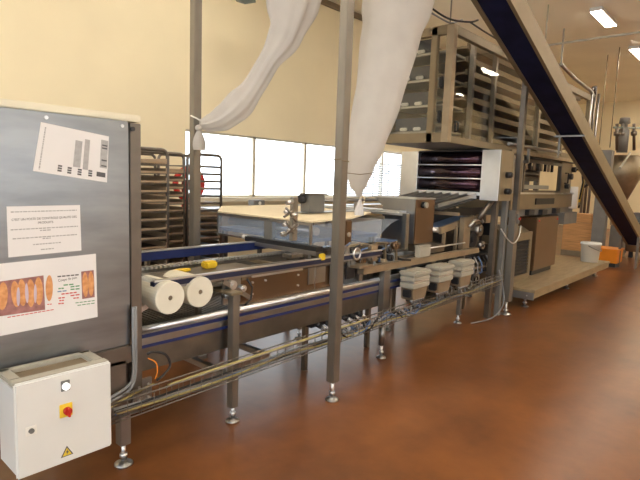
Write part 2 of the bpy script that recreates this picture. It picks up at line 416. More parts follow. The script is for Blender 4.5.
for k, u in enumerate((.07, .12, .17)): words(lambda a, b, Q=Q, u=u: Q(u + (b - .5) * .3, a), .08, .95, .5, .06, YP, 'ink_grey' if k == 0 else 'photo_lilac' if 0 else 'ink_grey', t, 'faint_column') if k == 0 else None
patch('grey_column', Q, .50, .60, .22, .78, YP, 'ink_grey', t); patch('grey_column', Q, .635, .71, .16, .80, YP, 'ink_grey', t)
patch('grey_column', Q, .88, .99, .10, .70, YP, 'ink_grey', t)
for u, v in ((.30, .86), (.43, .87), (.57, .87), (.72, .86)):
    for dv in (-.05, .0, .05): patch('mark', Q, u, u + .055, v + dv - .018, v + dv + .018, YP, 'ink', t)
patch('mark', Q, .84, .97, .80, .90, YP, 'ink', t)
for v in (.20, .26, .52, .64): patch('mark', Q, .90, .98, v, v + .03, YP - .0006, 'ink', t)

t, Q = sheet('quality_notice', 'smaller white notice with centred printed lines, middle of the three sheets', [(6.5, 206.5), (80, 205), (81.5, 250.5), (8.5, 257.5)], 0)
words(Q, .05, .95, .11, .022, YP, 'ink_grey', t)
p = Q(.5, .26); text('lettering', "C'EST UN POSTE DE CONTROLE QUALITE DES", .0142, (p.x, YP, p.z), 'ink', t, .02, .95)
p = Q(.5, .345); text('lettering', 'PRODUITS', .0142, (p.x, YP, p.z), 'ink', t, .02)
for (u0, u1, v) in ((.04, .96, .46), (.42, .58, .505), (.06, .94, .64), (.45, .56, .675), (.32, .70, .785), (.42, .60, .90)): words(Q, u0, u1, v, .022, YP, 'ink_grey', t)

ext = [PY(0, 263.7, CF), PY(95.7, 253.7, CF), PY(97.5, 316.8, CF), PY(0, 336, CF)]
t = thing('bread_poster', 'white poster with photos of brown baguettes, lowest of the notices', 'notice', (.8, CF - .002, .95))
s_ = -.9
Q = quad_bilin(ext)
patch('sheet', Q, s_, 1, 0, 1, CF - .0005, 'paper', t, .001)
def uv(px_, py_):
    # locate pixel on the poster in its own u, v
    p = PY(px_, py_, CF); best = None
    u = v = .5
    for _ in range(30):
        q = Q(u, v); e_ = p - q; du = Q(u + .01, v) - q; dv = Q(u, v + .01) - q
        det = du.x * dv.z - du.z * dv.x
        u += .01 * (e_.x * dv.z - e_.z * dv.x) / det; v += .01 * (du.x * e_.z - du.z * e_.x) / det
    return u, v
def loaf(g, px0, py0, px1, py1, w, y):
    a, b = PY(px0, py0, CF), PY(px1, py1, CF); mid = (a + b) / 2; ax = (b - a) / 2; per = Vector((-ax.z, 0, ax.x)).normalized() * w
    g.prism_y([((mid + ax * math.cos(th) + per * math.sin(th)).x, (mid + ax * math.cos(th) + per * math.sin(th)).z) for th in [2 * math.pi * k / 18 for k in range(18)]], y - .0006, y)
def photo(cs, m='photo_back'):
    pts = [PY(a, b, CF) for a, b in cs]; return obj('photo', G().prism_y([(p.x, p.z) for p in pts], YP - .0006, YP), m, t)
ph = photo([(-40, 287), (43.3, 275.3), (45, 309.6), (-40, 322)])
g = G()
for (x0, y0, x1, y1, w) in ((-8, 284, -7, 316, .022), (3, 282, 2, 310, .020), (14, 281, 17, 307, .018), (21, 279, 23, 306, .017), (30, 279, 31, 307, .018), (38, 277, 39, 305, .018), (-20, 286, -19, 316, .022)): loaf(g, x0, y0, x1, y1, w, YP - .0008)
obj('loaf_picture', g, 'bread', t)
g = G()
loaf(g, 26, 283, 27, 303, .007, YP - .0015); loaf(g, 18, 287, 18, 306, .007, YP - .0015); loaf(g, 35, 284, 35, 303, .006, YP - .0015)
obj('lilac_backdrop', g, 'photo_lilac', t)
g = G(); loaf(g, 49, 275, 49, 301, .016, YP - .0008); obj('loaf_picture', g, 'bread', t)
photo([(81, 271.5), (93.5, 270), (94.5, 297), (82, 299)])
g = G(); loaf(g, 84.5, 272, 85.5, 297, .014, YP - .0008); loaf(g, 90.5, 271, 91, 296, .014, YP - .0008); obj('loaf_picture', g, 'bread', t)
rot = .07
p = PY(67.5, 279, CF); text('script_lettering', 'Coupe de pain', .0175, (p.x, YP, p.z), 'ink', t, .06, .85)
def pxline(x0, x1, y0, y1, m, h=.006):
    a, b = PY(x0, y0, CF), PY(x1, y1, CF); g = G(); n = max(2, int((x1 - x0) / 4))
    for k in range(n):
        p = a.lerp(b, (k + .06) / n); q = a.lerp(b, (k + .86) / n); g.prism_y([(p.x, p.z), (q.x, q.z), (q.x, q.z - h), (p.x, p.z - h)], YP - .0005, YP)
    obj('text_line', g, m, t)
pxline(57, 79, 276, 274, 'ink')
pxline(63, 74, 284.5, 283.5, 'ink_green'); pxline(58, 64, 288, 287.5, 'ink_green'); pxline(70, 80, 286.3, 285, 'ink_green')
pxline(57, 67, 291, 290, 'ink_blue'); pxline(70, 80, 288.8, 288, 'ink_green')
pxline(61, 77, 293.5, 291.5, 'ink_red'); pxline(58, 65, 297.5, 296.8, 'ink_red'); pxline(70, 80, 295, 293.8, 'ink_red')
pxline(59, 64, 300, 299.5, 'ink_red'); pxline(73, 79, 297.5, 297, 'ink_red'); pxline(58, 64, 303, 302.5, 'ink_red')
pxline(75, 95, 302.5, 300, 'ink_green', .004); pxline(77, 95, 305, 302.5, 'ink_green', .004)
pxline(7, 54, 317, 309, 'ink_red', .004); pxline(47, 52, 304, 303.5, 'ink_red', .004)

# ------------------------------------------------------------------ white control box
BX0, BX1, BY, BZ0, BZ1 = .695, 1.095, 2.24, .315, .725
t = thing('control_box', 'white wall box with lamp, red rotary switch and warning triangle under the steel cabinet', 'electrical box', (.9, 2.35, .32))
g = G().box(BX0, BX1, BY + .022, 2.46, BZ0, BZ1 - .02)
obj('housing', g, 'white_paint', t, .008)
obj('door', G().box(BX0 - .004, BX1 + .004, BY, BY + .02, BZ0 - .004, BZ1), 'white_paint', t, .007)
tp = obj('roof', G().box(BX0 - .004, BX1 + .004, BY + .02, BY + .07, BZ1 - .02, BZ1).box(BX0, BX0 + .045, BY + .07, 2.46, BZ1 - .02, BZ1).box(BX1 - .05, BX1, BY + .07, 2.46, BZ1 - .02, BZ1).box(BX0, BX1, 2.43, 2.46, BZ1 - .02, BZ1), 'beige_plastic', t, .003)
obj('bracket', G().box(BX0 + .05, BX1 - .05, 2.30, 2.43, BZ1 - .045, BZ1 - .019), 'trim_dark', t)
obj('mounting_plate', G().box(BX0 - .3, BX1 + .2, 2.475, 2.52, .45, .62), 'steel_dull', t)
obj('mounting_plate', G().box(BX0 + .03, BX1 - .03, 2.455, 2.48, .45, .60), 'steel_dull', t)
def on_box(px_, py_): return PY(px_, py_, BY)
p = on_box(65, 386); ip = obj('indicator_plate', G().box(p.x - .018, p.x + .02, BY - .004, BY, p.z - .022, p.z + .026), 'grey_paint', t, .002)
obj('lamp_button', G().lathe((0, 0, 0), [(.0155, 0), (.0155, .010), (.010, .014)]), 'indicator_glow', ip)
lb = ip.children[0]; lb.rotation_euler = (math.pi / 2, 0, 0); lb.location = (0, -.002, .022)
p = on_box(65.5, 410); sp = obj('switch_plate', G().box(p.x - .026, p.x + .028, BY - .006, BY, p.z - .03, p.z + .03), 'yellow_flat', t, .002)
obj('switch_knob', G().cyl((p.x + .004, BY - .022, p.z - .002), (p.x + .004, BY - .006, p.z - .002), .017, 18).box(p.x + .0, p.x + .008, BY - .036, BY - .02, p.z - .022, p.z + .016), 'red', sp)
p = on_box(31, 430.5); lt = obj('latch_plate', G().box(p.x - .022, p.x + .022, BY - .003, BY, p.z - .02, p.z + .02), 'white_plastic', t, .002)
obj('latch', G().cyl((p.x, BY - .010, p.z), (p.x, BY - .002, p.z), .011, 14), 'grey_paint', lt)
p = on_box(67, 451.5); r = .027
tri = obj('warning_triangle', G().prism_y([(p.x - r, p.z - r * .75), (p.x + r, p.z - r * .75), (p.x, p.z + r)], BY - .0012, BY), 'ink', t)
obj('triangle_field', G().prism_y([(p.x - r * .72, p.z - r * .6), (p.x + r * .72, p.z - r * .6), (p.x, p.z + r * .68)], BY - .002, BY - .001), 'yellow_flat', tri)
obj('lightning_bolt', G().prism_y([(p.x + .003, p.z + .012), (p.x - .006, p.z - .002), (p.x, p.z - .002), (p.x - .003, p.z - .014), (p.x + .007, p.z + .001), (p.x + .001, p.z + .001)], BY - .003, BY - .0019), 'ink', tri)

# cables from cabinet to box
def cable(name, pts, r, m, label, group='cables on the line', sub=6, cat='cable'):
    P = [Vector(p) for p in pts]; out = []
    for i in range(len(P) - 1):
        p0 = P[max(i - 1, 0)]; p1 = P[i]; p2 = P[i + 1]; p3 = P[min(i + 2, len(P) - 1)]
        for k in range(sub):
            s = k / sub
            out.append(.5 * ((2 * p1) + (-p0 + p2) * s + (2 * p0 - 5 * p1 + 4 * p2 - p3) * s * s + (-p0 + 3 * p1 - 3 * p2 + p3) * s ** 3))
    out.append(P[-1])
    return tag(obj(name, G().tube(out, r, 7), m), label, cat, group)
for k, (dz, mm, lab) in enumerate(((0, 'cable_grey', 'grey cable dropping beside the steel cabinet then bending into the white box, upper one'), (-.022, 'cable_grey', 'grey cable bending into the white box, second from top'), (-.05, 'cable_yellow', 'yellow green cable entering the side of the white box'))):
    x = 1.335 + .014 * k
    if k < 2: cable('cable', [(x, 2.47 - .0 * k, 1.80 - .9 * 1), (x, 2.47, .70), (x - .005, 2.47, .52), (x - .05, 2.46, .475 + dz), (1.2, 2.43, .465 + dz), (1.098, 2.40, .46 + dz)], .008, mm, lab)
    else: cable('cable', [(1.098, 2.40, .415), (1.2, 2.42, .42), (1.33, 2.46, .43), (1.45, 2.46, .45)], .007, mm, lab)
cable('cable', [(1.42, 2.48, .62), (1.45, 2.47, .63), (1.52, 2.46, .60), (1.55, 2.46, .53), (1.50, 2.45, .49), (1.46, 2.45, .47)], .007, 'rubber_black', 'black cable looping behind the bolted plate beside the steel cabinet')
cable('cable', [(1.42, 2.47, .60), (1.46, 2.46, .57), (1.47, 2.46, .52), (1.45, 2.45, .48)], .0035, 'orange', 'thin orange wire curling beside the bolted plate')

# ------------------------------------------------------------------ wire cable basket along the line
t = thing('cable_basket', 'long wire mesh cable basket running low along the front of the line', 'cable tray', (3.4, 2.45, .3))
bx0, bx1, by0, by1 = 1.1, 6.05, 2.375, 2.445
bz0 = lambda x: .345 + (x - 1.1) * .018
for (y, dz, nm) in ((by0, .10, 'rim_wire'), (by1, .10, 'rim_wire'), (by0, 0, 'base_wire'), (by1, 0, 'base_wire'), ((by0 + by1) / 2, 0, 'base_wire'), (by0, .05, 'side_wire')):
    obj(nm, G().cyl((bx0, y, bz0(bx0) + dz), (bx1, y, bz0(bx1) + dz), .0042 if nm != 'rim_wire' else .0048, 6), 'steel_dull', t)
x = bx0
while x < bx1:
    z = bz0(x); g = G(); g.tube([(x, by0, z + .10), (x, by0, z), (x, by1, z), (x, by1, z + .10)], .0022, 5); x += .075
    obj('cross_wire', g, 'steel_dull', t)
for k in range(6):
    y = 2.388 + .009 * k
    pts = []; 
    for i in range(13):
        x = 1.2 + i * .40; pts.append((x, y + random.uniform(-.004, .004), bz0(x) + .014 + random.uniform(0, .03)))
    mm = ['cable_yellow', 'cable_grey', 'blue_belt', 'rubber_black', 'cable_grey', 'cable_grey'][k]
    lab = ['yellow cable', 'nearest grey cable', 'dull blue cable', 'black cable', 'middle grey cable', 'rearmost grey cable'][k] + ' lying lengthwise in the wire basket'
    cable('cable', pts, .007, mm, lab)
cable('cable', [(1.5, 2.40, .445), (1.8, 2.385, .462), (2.4, 2.385, .472), (3.0, 2.385, .482), (3.3, 2.385, .487)], .009, 'cable_yellow', 'thick yellow cable riding on the front rim of the wire basket')

# ------------------------------------------------------------------ lower conveyor
def rail(par, x0, x1, y, z, names=True):
    obj('side_rail', G().box(x0, x1, y - .014, y + .012, .635, .674), 'steel', par, .003)
    obj('guide_strip', G().box(x0, x1, y - .006, y + .010, .674, .70), 'blue_rail', par)
    obj('top_strip', G().box(x0, x1, y - .02, y + .05, .70, .706), 'steel', par); obj('round_rail', G().cyl((x0, y, .722), (x1, y, .722), .021, 18), 'steel_bright', par)
t = thing('lower_conveyor', 'lower conveyor level with long steel rails and brown reflecting side panel', 'conveyor', (2.6, 3.0, .5))
rail(t, 1.42, 5.2, 2.60, .645); rail(t, 1.42, 5.2, 3.40, .645)
obj('bottom_rail', G().box(1.42, 5.2, 2.590, 2.61, .616, .634), 'blue_rail', t)
obj('side_panel', G().box(1.42, 3.82, 2.595, 2.607, .482, .615), 'steel_dull', t, .002)
obj('side_panel', G().box(1.42, 5.2, 3.39, 3.402, .49, .60), 'steel_dull', t, .002)
g = G(); x = 1.45
while x < 5.15:
    g.box(x, x + .012, 2.63, 3.37, .655, .665); x += .03
y = 2.66
while y < 3.37:
    g.box(1.45, 5.15, y, y + .008, .650, .655); y += .045
obj('chain_belt', g, 'steel_dull', t)
obj('drip_tray', G().box(1.45, 5.15, 2.64, 3.36, .60, .61), 'green_board', t)
for x in (1.7, 2.6, 3.5, 4.6): obj('cross_member', G().box(x, x + .04, 2.61, 3.39, .52, .58), 'steel_dull', t)
for (x, y) in ((1.5, 3.44), (3.65, 3.46), (5.1, 3.46)):
    obj('leg', G().box(x - .025, x + .025, y - .02, y + .02, .10, .62), 'steel', t); foot(t, x, y, .11)
obj('leg', G().box(3.745, 3.845, 2.535, 2.59, .32, .812), 'steel', t, .003); obj('leg_tube', G().cyl((3.80, 2.565, .12), (3.80, 2.565, .32), .028, 14), 'steel', t); foot(t, 3.80, 2.565, .13)
obj('leg', G().box(5.41, 5.45, 2.60, 2.65, .10, .84), 'steel', t, .003); foot(t, 5.43, 2.63, .11)
obj('leg', G().box(4.56, 4.60, 3.0, 3.05, .10, .6), 'steel', t, .003); foot(t, 4.58, 3.03, .11)
for x, z in ((2.25, .555), (2.95, .56), (1.5, .56)): obj('bolt', G().cyl((x, 2.597, z), (x, 2.607, z), .009, 8), 'steel_bright', t)

# ------------------------------------------------------------------ upper conveyor
t = thing('upper_conveyor', 'upper conveyor with navy side rails above the white rolls', 'conveyor', (2.6, 3.0, .9))
obj('front_rail', G().box(1.52, 3.75, 2.575, 2.62, .955, .988), 'navy_rail', t, .003)
obj('front_rail_cap', G().box(1.52, 3.75, 2.57, 2.60, .989, .999), 'steel_bright', t, .002)
obj('front_rail_base', G().box(1.52, 3.75, 2.59, 2.63, .938, .954), 'steel', t, .002)
obj('back_rail', G().box(1.5, 3.75, 3.38, 3.41, .965, 1.03), 'blue_rail', t, .003)
obj('back_rail_cap', G().box(1.5, 3.75, 3.37, 3.42, 1.031, 1.04), 'steel_bright', t)
g = G(); x = 1.5
obj('chain_guide', G().box(1.5, 3.75, 3.06, 3.10, .945, .968), 'steel', t)
while x < 3.7: g.box(x, x + .018, 3.045, 3.115, .968, .984); x += .034
obj('chain', g, 'steel_bright', t)
for x in (1.62, 2.2, 2.75, 3.3): obj('cross_bar', G().box(x, x + .045, 2.63, 3.38, .905, .93), 'tan_paint', t, .003)
obj('inner_tray', G().box(1.52, 3.75, 2.66, 3.04, .885, .90), 'steel_dull', t)
obj('inner_rail', G().box(1.6, 3.75, 2.83, 2.86, .93, .95), 'steel', t)
for x in (1.9, 3.1): obj('stay', G().box(x, x + .03, 2.7, 2.73, .66, .89), 'steel_dull', t)
for x in (1.95, 3.05, 3.6): obj('stay', G().box(x, x + .03, 3.41, 3.44, .66, .98), 'steel_dull', t)
for (x, z, w_, h_, mm) in ((2.28, .917, .5, .014, 'steel_bright'), (3.10, .76, .10, .16, 'steel'), (3.30, .78, .12, .14, 'dark_metal'), (3.48, .74, .05, .18, 'steel')):
    obj('side_bracket', G().box(x, x + w_, 2.612, 2.628, z, z + h_), mm, t, .003)
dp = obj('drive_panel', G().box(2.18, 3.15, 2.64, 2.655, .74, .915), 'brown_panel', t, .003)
obj('panel_lip', G().box(2.18, 3.3, 2.62, 2.645, .725, .74), 'steel_bright', t)
obj('cover_plate', G().box(2.86, 3.06, 2.63, 2.64, .79, .92), 'steel', t, .003)
for x, z in ((2.3, .88), (2.3, .80), (2.42, .88), (2.75, .88), (2.75, .80)): obj('bolt', G().cyl((x, 2.628, z), (x, 2.64, z), .008, 8), 'steel_bright', t)
obj('clamp', G().box(2.93, 2.98, 2.565, 2.60, .98, 1.03), 'yellow', t, .006, label='yellow clamp')
for x, r in ((3.16, .007), (2.9, .004)): obj('hanging_rod', G().cyl((x, 2.6, .76), (x, 2.6, .95), r, 8), 'steel', t)

# gear cluster left of the bracket post
t = thing('tension_unit', 'steel tension unit of wheels and arms right of the white rolls', 'machine part', (2.2, 2.62, .8))
obj('bracket', G().box(2.05, 2.2, 2.635, 2.66, .76, .93), 'steel', t, .004)
for x, z, r in ((2.10, .895, .03), (2.19, .86, .022), (2.06, .83, .022)):
    obj('wheel', G().cyl((x, 2.59, z), (x, 2.634, z), r, 16).cyl((x, 2.582, z), (x, 2.59, z), r * .45, 10), 'steel_bright', t)
obj('arm', G().bar((2.02, 2.60, .93), (2.26, 2.60, .78), .018, .03), 'steel', t)
obj('hose', G().tube([(2.22, 2.60, .92), (2.26, 2.59, .86), (2.25, 2.59, .78), (2.20, 2.6, .74)], .007, 6), 'rubber_black', t)

# white rolls
for i, (px_, py_, lab, Yr, Lr) in enumerate(((170.5, 298, 'white paper roll nearest the steel cabinet, left of the two', 2.52, .26), (200.5, 292, 'white paper roll right of its twin below the navy rail', 2.56, .30))):
    p = PY(px_, py_, Yr); r = .094
    tt = thing('film_roll', lab, 'roll', (p.x, Yr, p.z - r), 'white rolls under the upper conveyor')
    g = G(); n = 36
    ring = lambda rr, y: [(p.x + rr * math.cos(2 * math.pi * k / n), y, p.z + rr * math.sin(2 * math.pi * k / n)) for k in range(n)]
    vs = ring(.014, Yr) + ring(r - .003, Yr) + ring(r, Yr + .003) + ring(r, Yr + Lr) + ring(.014, Yr + Lr)
    fs = [(a * n + k, a * n + (k + 1) % n, (a + 1) * n + (k + 1) % n, (a + 1) * n + k) for a in range(4) for k in range(n)]
    g.add(vs, fs, False)
    obj('paper', g, 'roll_white', tt)
    obj('core', G().cyl((p.x, Yr + .004, p.z), (p.x, Yr + Lr + .02, p.z), .0139, 16), 'roll_core', tt)
    obj('spindle', G().cyl((p.x, Yr + Lr, p.z), (p.x, 2.98, p.z), .010, 10), 'steel', tt)
t = thing('roll_bracket', 'steel bracket and clear tube at the left of the white rolls', 'bracket', (1.6, 2.9, .75))
obj('spindle_plate', G().box(1.45, 2.02, 2.985, 3.0, .74, .96), 'steel', t, .003)
p = PY(157, 285, 2.62)
obj('clear_tube', G().tube([(p.x, 2.62, p.z), (p.x, 2.86, p.z)], .034, 18, caps=False), 'polycarbonate', t)
obj('arm', G().bar((1.42, 2.66, .80), (1.60, 2.66, .87), .02, .03), 'steel_bright', t)
obj('arm', G().bar((1.42, 2.80, .92), (1.62, 2.80, .93), .16, .02), 'tan_paint', t)
obj('arm', G().bar((1.44, 2.75, .89), (1.44, 2.985, .89), .03, .03), 'steel', t)
UC = bpy.data.objects['upper_conveyor']
obj('bridge_plate', G().box(1.55, 2.45, 2.76, 3.0, .945, .955), 'steel_dull', UC)
p = PZ(209, 268, .955); o = tag(obj('yellow_block', G().box(p.x - .05, p.x + .055, p.y - .035, p.y + .035, .956, 1.006), 'yellow', None, .012), 'small yellow block standing on the upper conveyor', 'block')
p = PZ(182, 271.5, .955); o = tag(obj('yellow_pad', G().prism_z([(p.x + .065 * math.cos(a_ * math.pi / 8), p.y + .035 * math.sin(a_ * math.pi / 8)) for a_ in range(16)], .956, .972), 'yellow', None, .003), 'flat yellow pad lying on the upper conveyor', 'pad')

# bracket post
t = thing('bracket_post', 'short square steel post with arm and cross bars before the lower conveyor', 'post', (2.06, 2.53, 0))
obj('post', G().box(2.03, 2.085, 2.505, 2.56, .10, .85), 'post_steel', t, .003)
foot(t, 2.06, 2.532, .12, .012, .045)
obj('arm', G().box(2.01, 2.105, 2.50, 2.78, .851, .866), 'tan_paint', t, .003)
obj('cross_bar', G().box(2.035, 2.08, 2.56, 3.2, .28, .32), 'steel', t, .003)
cb = obj('cross_bar', G().box(2.33, 2.37, 2.52, 3.1, .36, .40).box(2.085, 2.37, 2.51, 2.55, .36, .40), 'steel', t, .003)
obj('clamp', G().cyl((2.35, 3.06, .42), (2.35, 3.14, .42), .025, 12), 'steel_bright', t)

# ------------------------------------------------------------------ tall posts
t = thing('tall_post', 'tall square steel post standing on a levelling foot before the line', 'post', (2.785, 2.29, 0))
obj('post', G().box(2.75, 2.82, 2.255, 2.325, .14, H), 'post_steel', t, .004)
foot(t, 2.785, 2.29, .15, .013, .05)
cable('string', [(2.745, 2.25, 1.73), (2.82, 2.25, 1.725), (2.825, 2.33, 1.73), (2.75, 2.33, 1.735), (2.745, 2.26, 1.74)], .004, 'tan_paint', 'string tied round the tall foot-mounted post', None, cat='string')
t = thing('roof_post', 'tall square steel post before the tray racks that the left sleeve is tied to', 'post', (2.57, 3.7, 0))
p = PY(195.5, 100, 3.7)
obj('post', G().box(p.x - .036, p.x + .036, 3.665, 3.735, .03, H), 'post_steel', t, .004)
obj('base_plate', G().box(p.x - .08, p.x + .08, 3.62, 3.78, 0, .03), 'steel', t)
PX195 = p.x

# ------------------------------------------------------------------ hanging sleeves
def sleeve(name, label, stations, folds, squash, seed):
    rnd = random.Random(seed); n = 48
    P = [(PY(a, b, y), r) for a, b, y, r in stations]
    P = [(p, r * depth(p) / F) for p, r in P]
    # smooth the stations
    cs = []; rs = []
    for i in range(len(P) - 1):
        p0 = P[max(i - 1, 0)]; p1 = P[i]; p2 = P[i + 1]; p3 = P[min(i + 2, len(P) - 1)]
        for k in range(7):
            s = k / 7; w = (2 * s ** 3 - 3 * s * s + 1, 3 * s * s - 2 * s ** 3)
            cs.append(.5 * ((2 * p1[0]) + (-p0[0] + p2[0]) * s + (2 * p0[0] - 5 * p1[0] + 4 * p2[0] - p3[0]) * s * s + (-p0[0] + 3 * p1[0] - 3 * p2[0] + p3[0]) * s ** 3))
            rs.append(p1[1] * w[0] + p2[1] * w[1])
    cs.append(P[-1][0]); rs.append(P[-1][1])
    vs = []; fs = []; ph = [rnd.uniform(0, 6.28) for _ in range(4)]
    Vn = Vector((0, 1, 0))
    for i, c_ in enumerate(cs):
        d = (cs[min(i + 1, len(cs) - 1)] - cs[max(i - 1, 0)]).normalized()
        view = (c_ - EYE).normalized()
        sd = d.cross(view).normalized(); dp_ = sd.cross(d)
        for k in range(n):
            a_ = 2 * math.pi * k / n
            f = 1 + folds * (math.sin(5 * a_ + ph[0] + i * .03) * .5 + math.sin(9 * a_ + ph[1] - i * .04) * .35 + math.sin(14 * a_ + ph[2]) * .2)
            vs.append(c_ + (sd * math.cos(a_) + dp_ * math.sin(a_) * squash) * rs[i] * f)
    for i in range(len(cs) - 1):
        for k in range(n): fs.append((i * n + k, i * n + (k + 1) % n, (i + 1) * n + (k + 1) % n, (i + 1) * n + k))
    g = G().add(vs, fs, True)
    return g, cs
t = thing('cloth_sleeve', 'left white cloth sleeve, twisted and tied aside to the post before the racks', 'fabric sleeve', (2.8, 3.4, 1.8), 'hanging cloth sleeves')
g, cs = sleeve('s', '', [(310, -170, 3.2, 44), (302, -60, 3.2, 34), (292, 0, 3.2, 26.5), (285, 34, 3.25, 17), (268, 62, 3.35, 10.5), (253, 87, 3.45, 10.5), (239, 104, 3.5, 13.5), (224, 117, 3.55, 11.5), (210, 123, 3.6, 8), (200, 124, 3.62, 4)], .17, .5, 1)
obj('sleeve', g, 'sleeve_cloth', t)
p = PY(199, 128, 3.60)
obj('knot', G().ball(p, .035, 12, (1, .7, .8)), 'sleeve_cloth', t)
q = PY(199, 131, 3.60); r_ = PY(199, 150, 3.60)
g = G(); n = 14
vs = []
for i in range(6):
    s = i / 5; c_ = q.lerp(r_, s); rr = .018 + .035 * math.sin(s * 2.2)
    vs += [c_ + Vector((rr * math.cos(2 * math.pi * k / n) * (1 + .2 * math.sin(3 * k)), .6 * rr * math.sin(2 * math.pi * k / n), 0)) for k in range(n)]
g.add(vs, [(i * n + k, i * n + (k + 1) % n, (i + 1) * n + (k + 1) % n, (i + 1) * n + k) for i in range(5) for k in range(n)], True)
obj('tail', g, 'sleeve_cloth', t)
obj('tie_string', G().tube([PY(190.5, 115.5, 3.63), PY(196, 118, 3.60), PY(201, 121, 3.58)], .006, 6), 'white_plastic', t)
t = thing('cloth_sleeve', 'wide white cloth sleeve hanging beside the tall foot-mounted post, closed at its foot', 'fabric sleeve', (3.8, 2.9, 1.5), 'hanging cloth sleeves')
g, cs = sleeve('s', '', [(455, -260, 2.9, 66), (425, -110, 2.9, 49), (399, 0, 2.9, 35), (391, 37, 2.9, 29.5), (378, 100, 2.9, 23.5), (366, 142, 2.9, 19.5), (359.5, 170, 2.9, 13.5), (358.5, 184, 2.9, 9), (359, 192, 2.9, 4), (360, 196, 2.9, 2.5)], .035, .6, 5)
obj('sleeve', g, 'sleeve_cloth', t)
obj('tie_string', G().tube([PY(345, 171, 2.88), PY(347, 173, 2.72), PY(360, 174.5, 2.70), PY(373, 173, 2.78), PY(374, 171, 2.88)], .004, 6), 'tan_paint', t)
p = PY(361, 198, 2.9)
obj('knot', G().tube(arc(p + Vector((.02, 0, -.02)), .035, 0, 6.0, 12), .008, 6), 'dough_cloth', t)
a_ = PY(360, 199, 2.9); b_ = PY(359, 216, 2.9); n = 14; vs = []
for i in range(6):
    s = i / 5; c_ = a_.lerp(b_, s); rr = .014 + .045 * min(1, s * 1.6)
    vs += [c_ + Vector((rr * math.cos(2 * math.pi * k / n) * (1 + .15 * math.sin(5 * k + i)), .5 * rr * math.sin(2 * math.pi * k / n), .006 * math.sin(7 * k))) for k in range(n)]
obj('plastic_tail', G().add(vs, [(i * n + k, i * n + (k + 1) % n, (i + 1) * n + (k + 1) % n, (i + 1) * n + k) for i in range(5) for k in range(n)], True), 'plastic_bag', t)

# ------------------------------------------------------------------ tray racks
def rack(x0, x1, y0, y1, top, label, n, gz, rungs_only, traylab, shelf_lab=None):
    t = thing('tray_rack', label, 'rack', ((x0 + x1) / 2, (y0 + y1) / 2, 0), 'tray racks')
    r = .017
    for y in (y0, y1):
        pts = [(x0, y, .12), (x0, y, top - .06)] + [tuple(v) for v in arc((x0 + .06, y, top - .06), .06, math.pi, math.pi / 2, 5)] + [tuple(v) for v in arc((x1 - .06, y, top - .06), .06, math.pi / 2, 0, 5)] + [(x1, y, .12)]
        obj('hoop', G().tube(pts, r, 8), 'rack_steel', t)
    obj('base_frame', G().box(x0, x1, y0 - .01, y0 + .02, .10, .13).box(x0, x1, y1 - .02, y1 + .01, .10, .13).box(x0, x0 + .03, y0, y1, .10, .13).box(x1 - .03, x1, y0, y1, .10, .13), 'rack_steel', t)
    for x in (x0 + .02, x1 - .02):
        for y in (y0 + .03, y1 - .03):
            obj('castor', G().cyl((x - .012, y, .045), (x + .012, y, .045), .045, 14).box(x - .018, x + .018, y - .01, y + .01, .05, .10), 'rubber_black', t)
    for k in range(n):
        z = top - .13 - k * gz; g = G()
        g.box(x0 + .001, x0 + .023, y0, y1, z - .004, z).box(x1 - .023, x1 - .001, y0, y1, z - .004, z).box(x0, x1, y0, y0 + .02, z - (.018 if rungs_only else .005), z + (.008 if rungs_only else .002))
        g.box(x0, x1, y1 - .02, y1, z - .008, z + .004)
        obj('runner', g, 'rack_steel', t)
    return t
def trays(x0, x1, y0, y1, top, ks, gz, label, group, first=[None]):
    base = None
    for k in ks:
        z = top - .13 - k * gz + .003
        if base is None:
            base = thing('baking_tray', label, 'tray', ((x0 + x1) / 2, (y0 + y1) / 2, z), group)
            a, b, c_, d_ = x0 + .014, x1 - .014, y0 - .01, y1
            obj('pan', G().box(a, b, c_, d_, z, z + .004), 'tray_metal', base)
            obj('rim', G().box(a, b, c_, c_ + .006, z, z + .021).box(a, b, d_ - .006, d_, z, z + .052).box(a, a + .006, c_, d_, z, z + .05).box(b - .006, b, c_, d_, z, z + .05), 'tray_edge', base)
            z00 = z
        else: dup(base, (0, 0, z - z00), label, group)
gz = .085
ra = PY(167.5, 155, 4.2); rb = PY(184, 156, 5.0); rc0 = PY(187.5, 150, 5.0); rc1 = PY(221.5, 156, 5.0)
rack(ra.x - .85, ra.x, 4.2, 4.85, 1.81, 'left tray rack with rounded top beside the steel cabinet', 18, gz, 0, '')
trays(ra.x - .85, ra.x, 4.2, 4.85, 1.81, range(0, 18), gz, 'brown baking tray slid into the left rack beside the steel cabinet', 'trays in the left rack')
rack(rb.x - .70, rb.x, 5.0, 5.6, 1.82, 'middle tray rack, mostly hidden behind the left rack', 18, gz, 0, '')
trays(rb.x - .70, rb.x, 5.0, 5.6, 1.82, range(1, 18), gz, 'dark baking tray in the half hidden middle rack', 'trays in the middle rack')
rack(rc0.x, rc1.x, 5.0, 5.6, 1.83, 'right tray rack with empty upper rungs seen against the window', 18, gz, 18, '')
trays(rc0.x, rc1.x, 5.0, 5.6, 1.83, range(7, 18), gz, 'baking tray in the lower half of the right rack by the window', 'trays in the right rack')
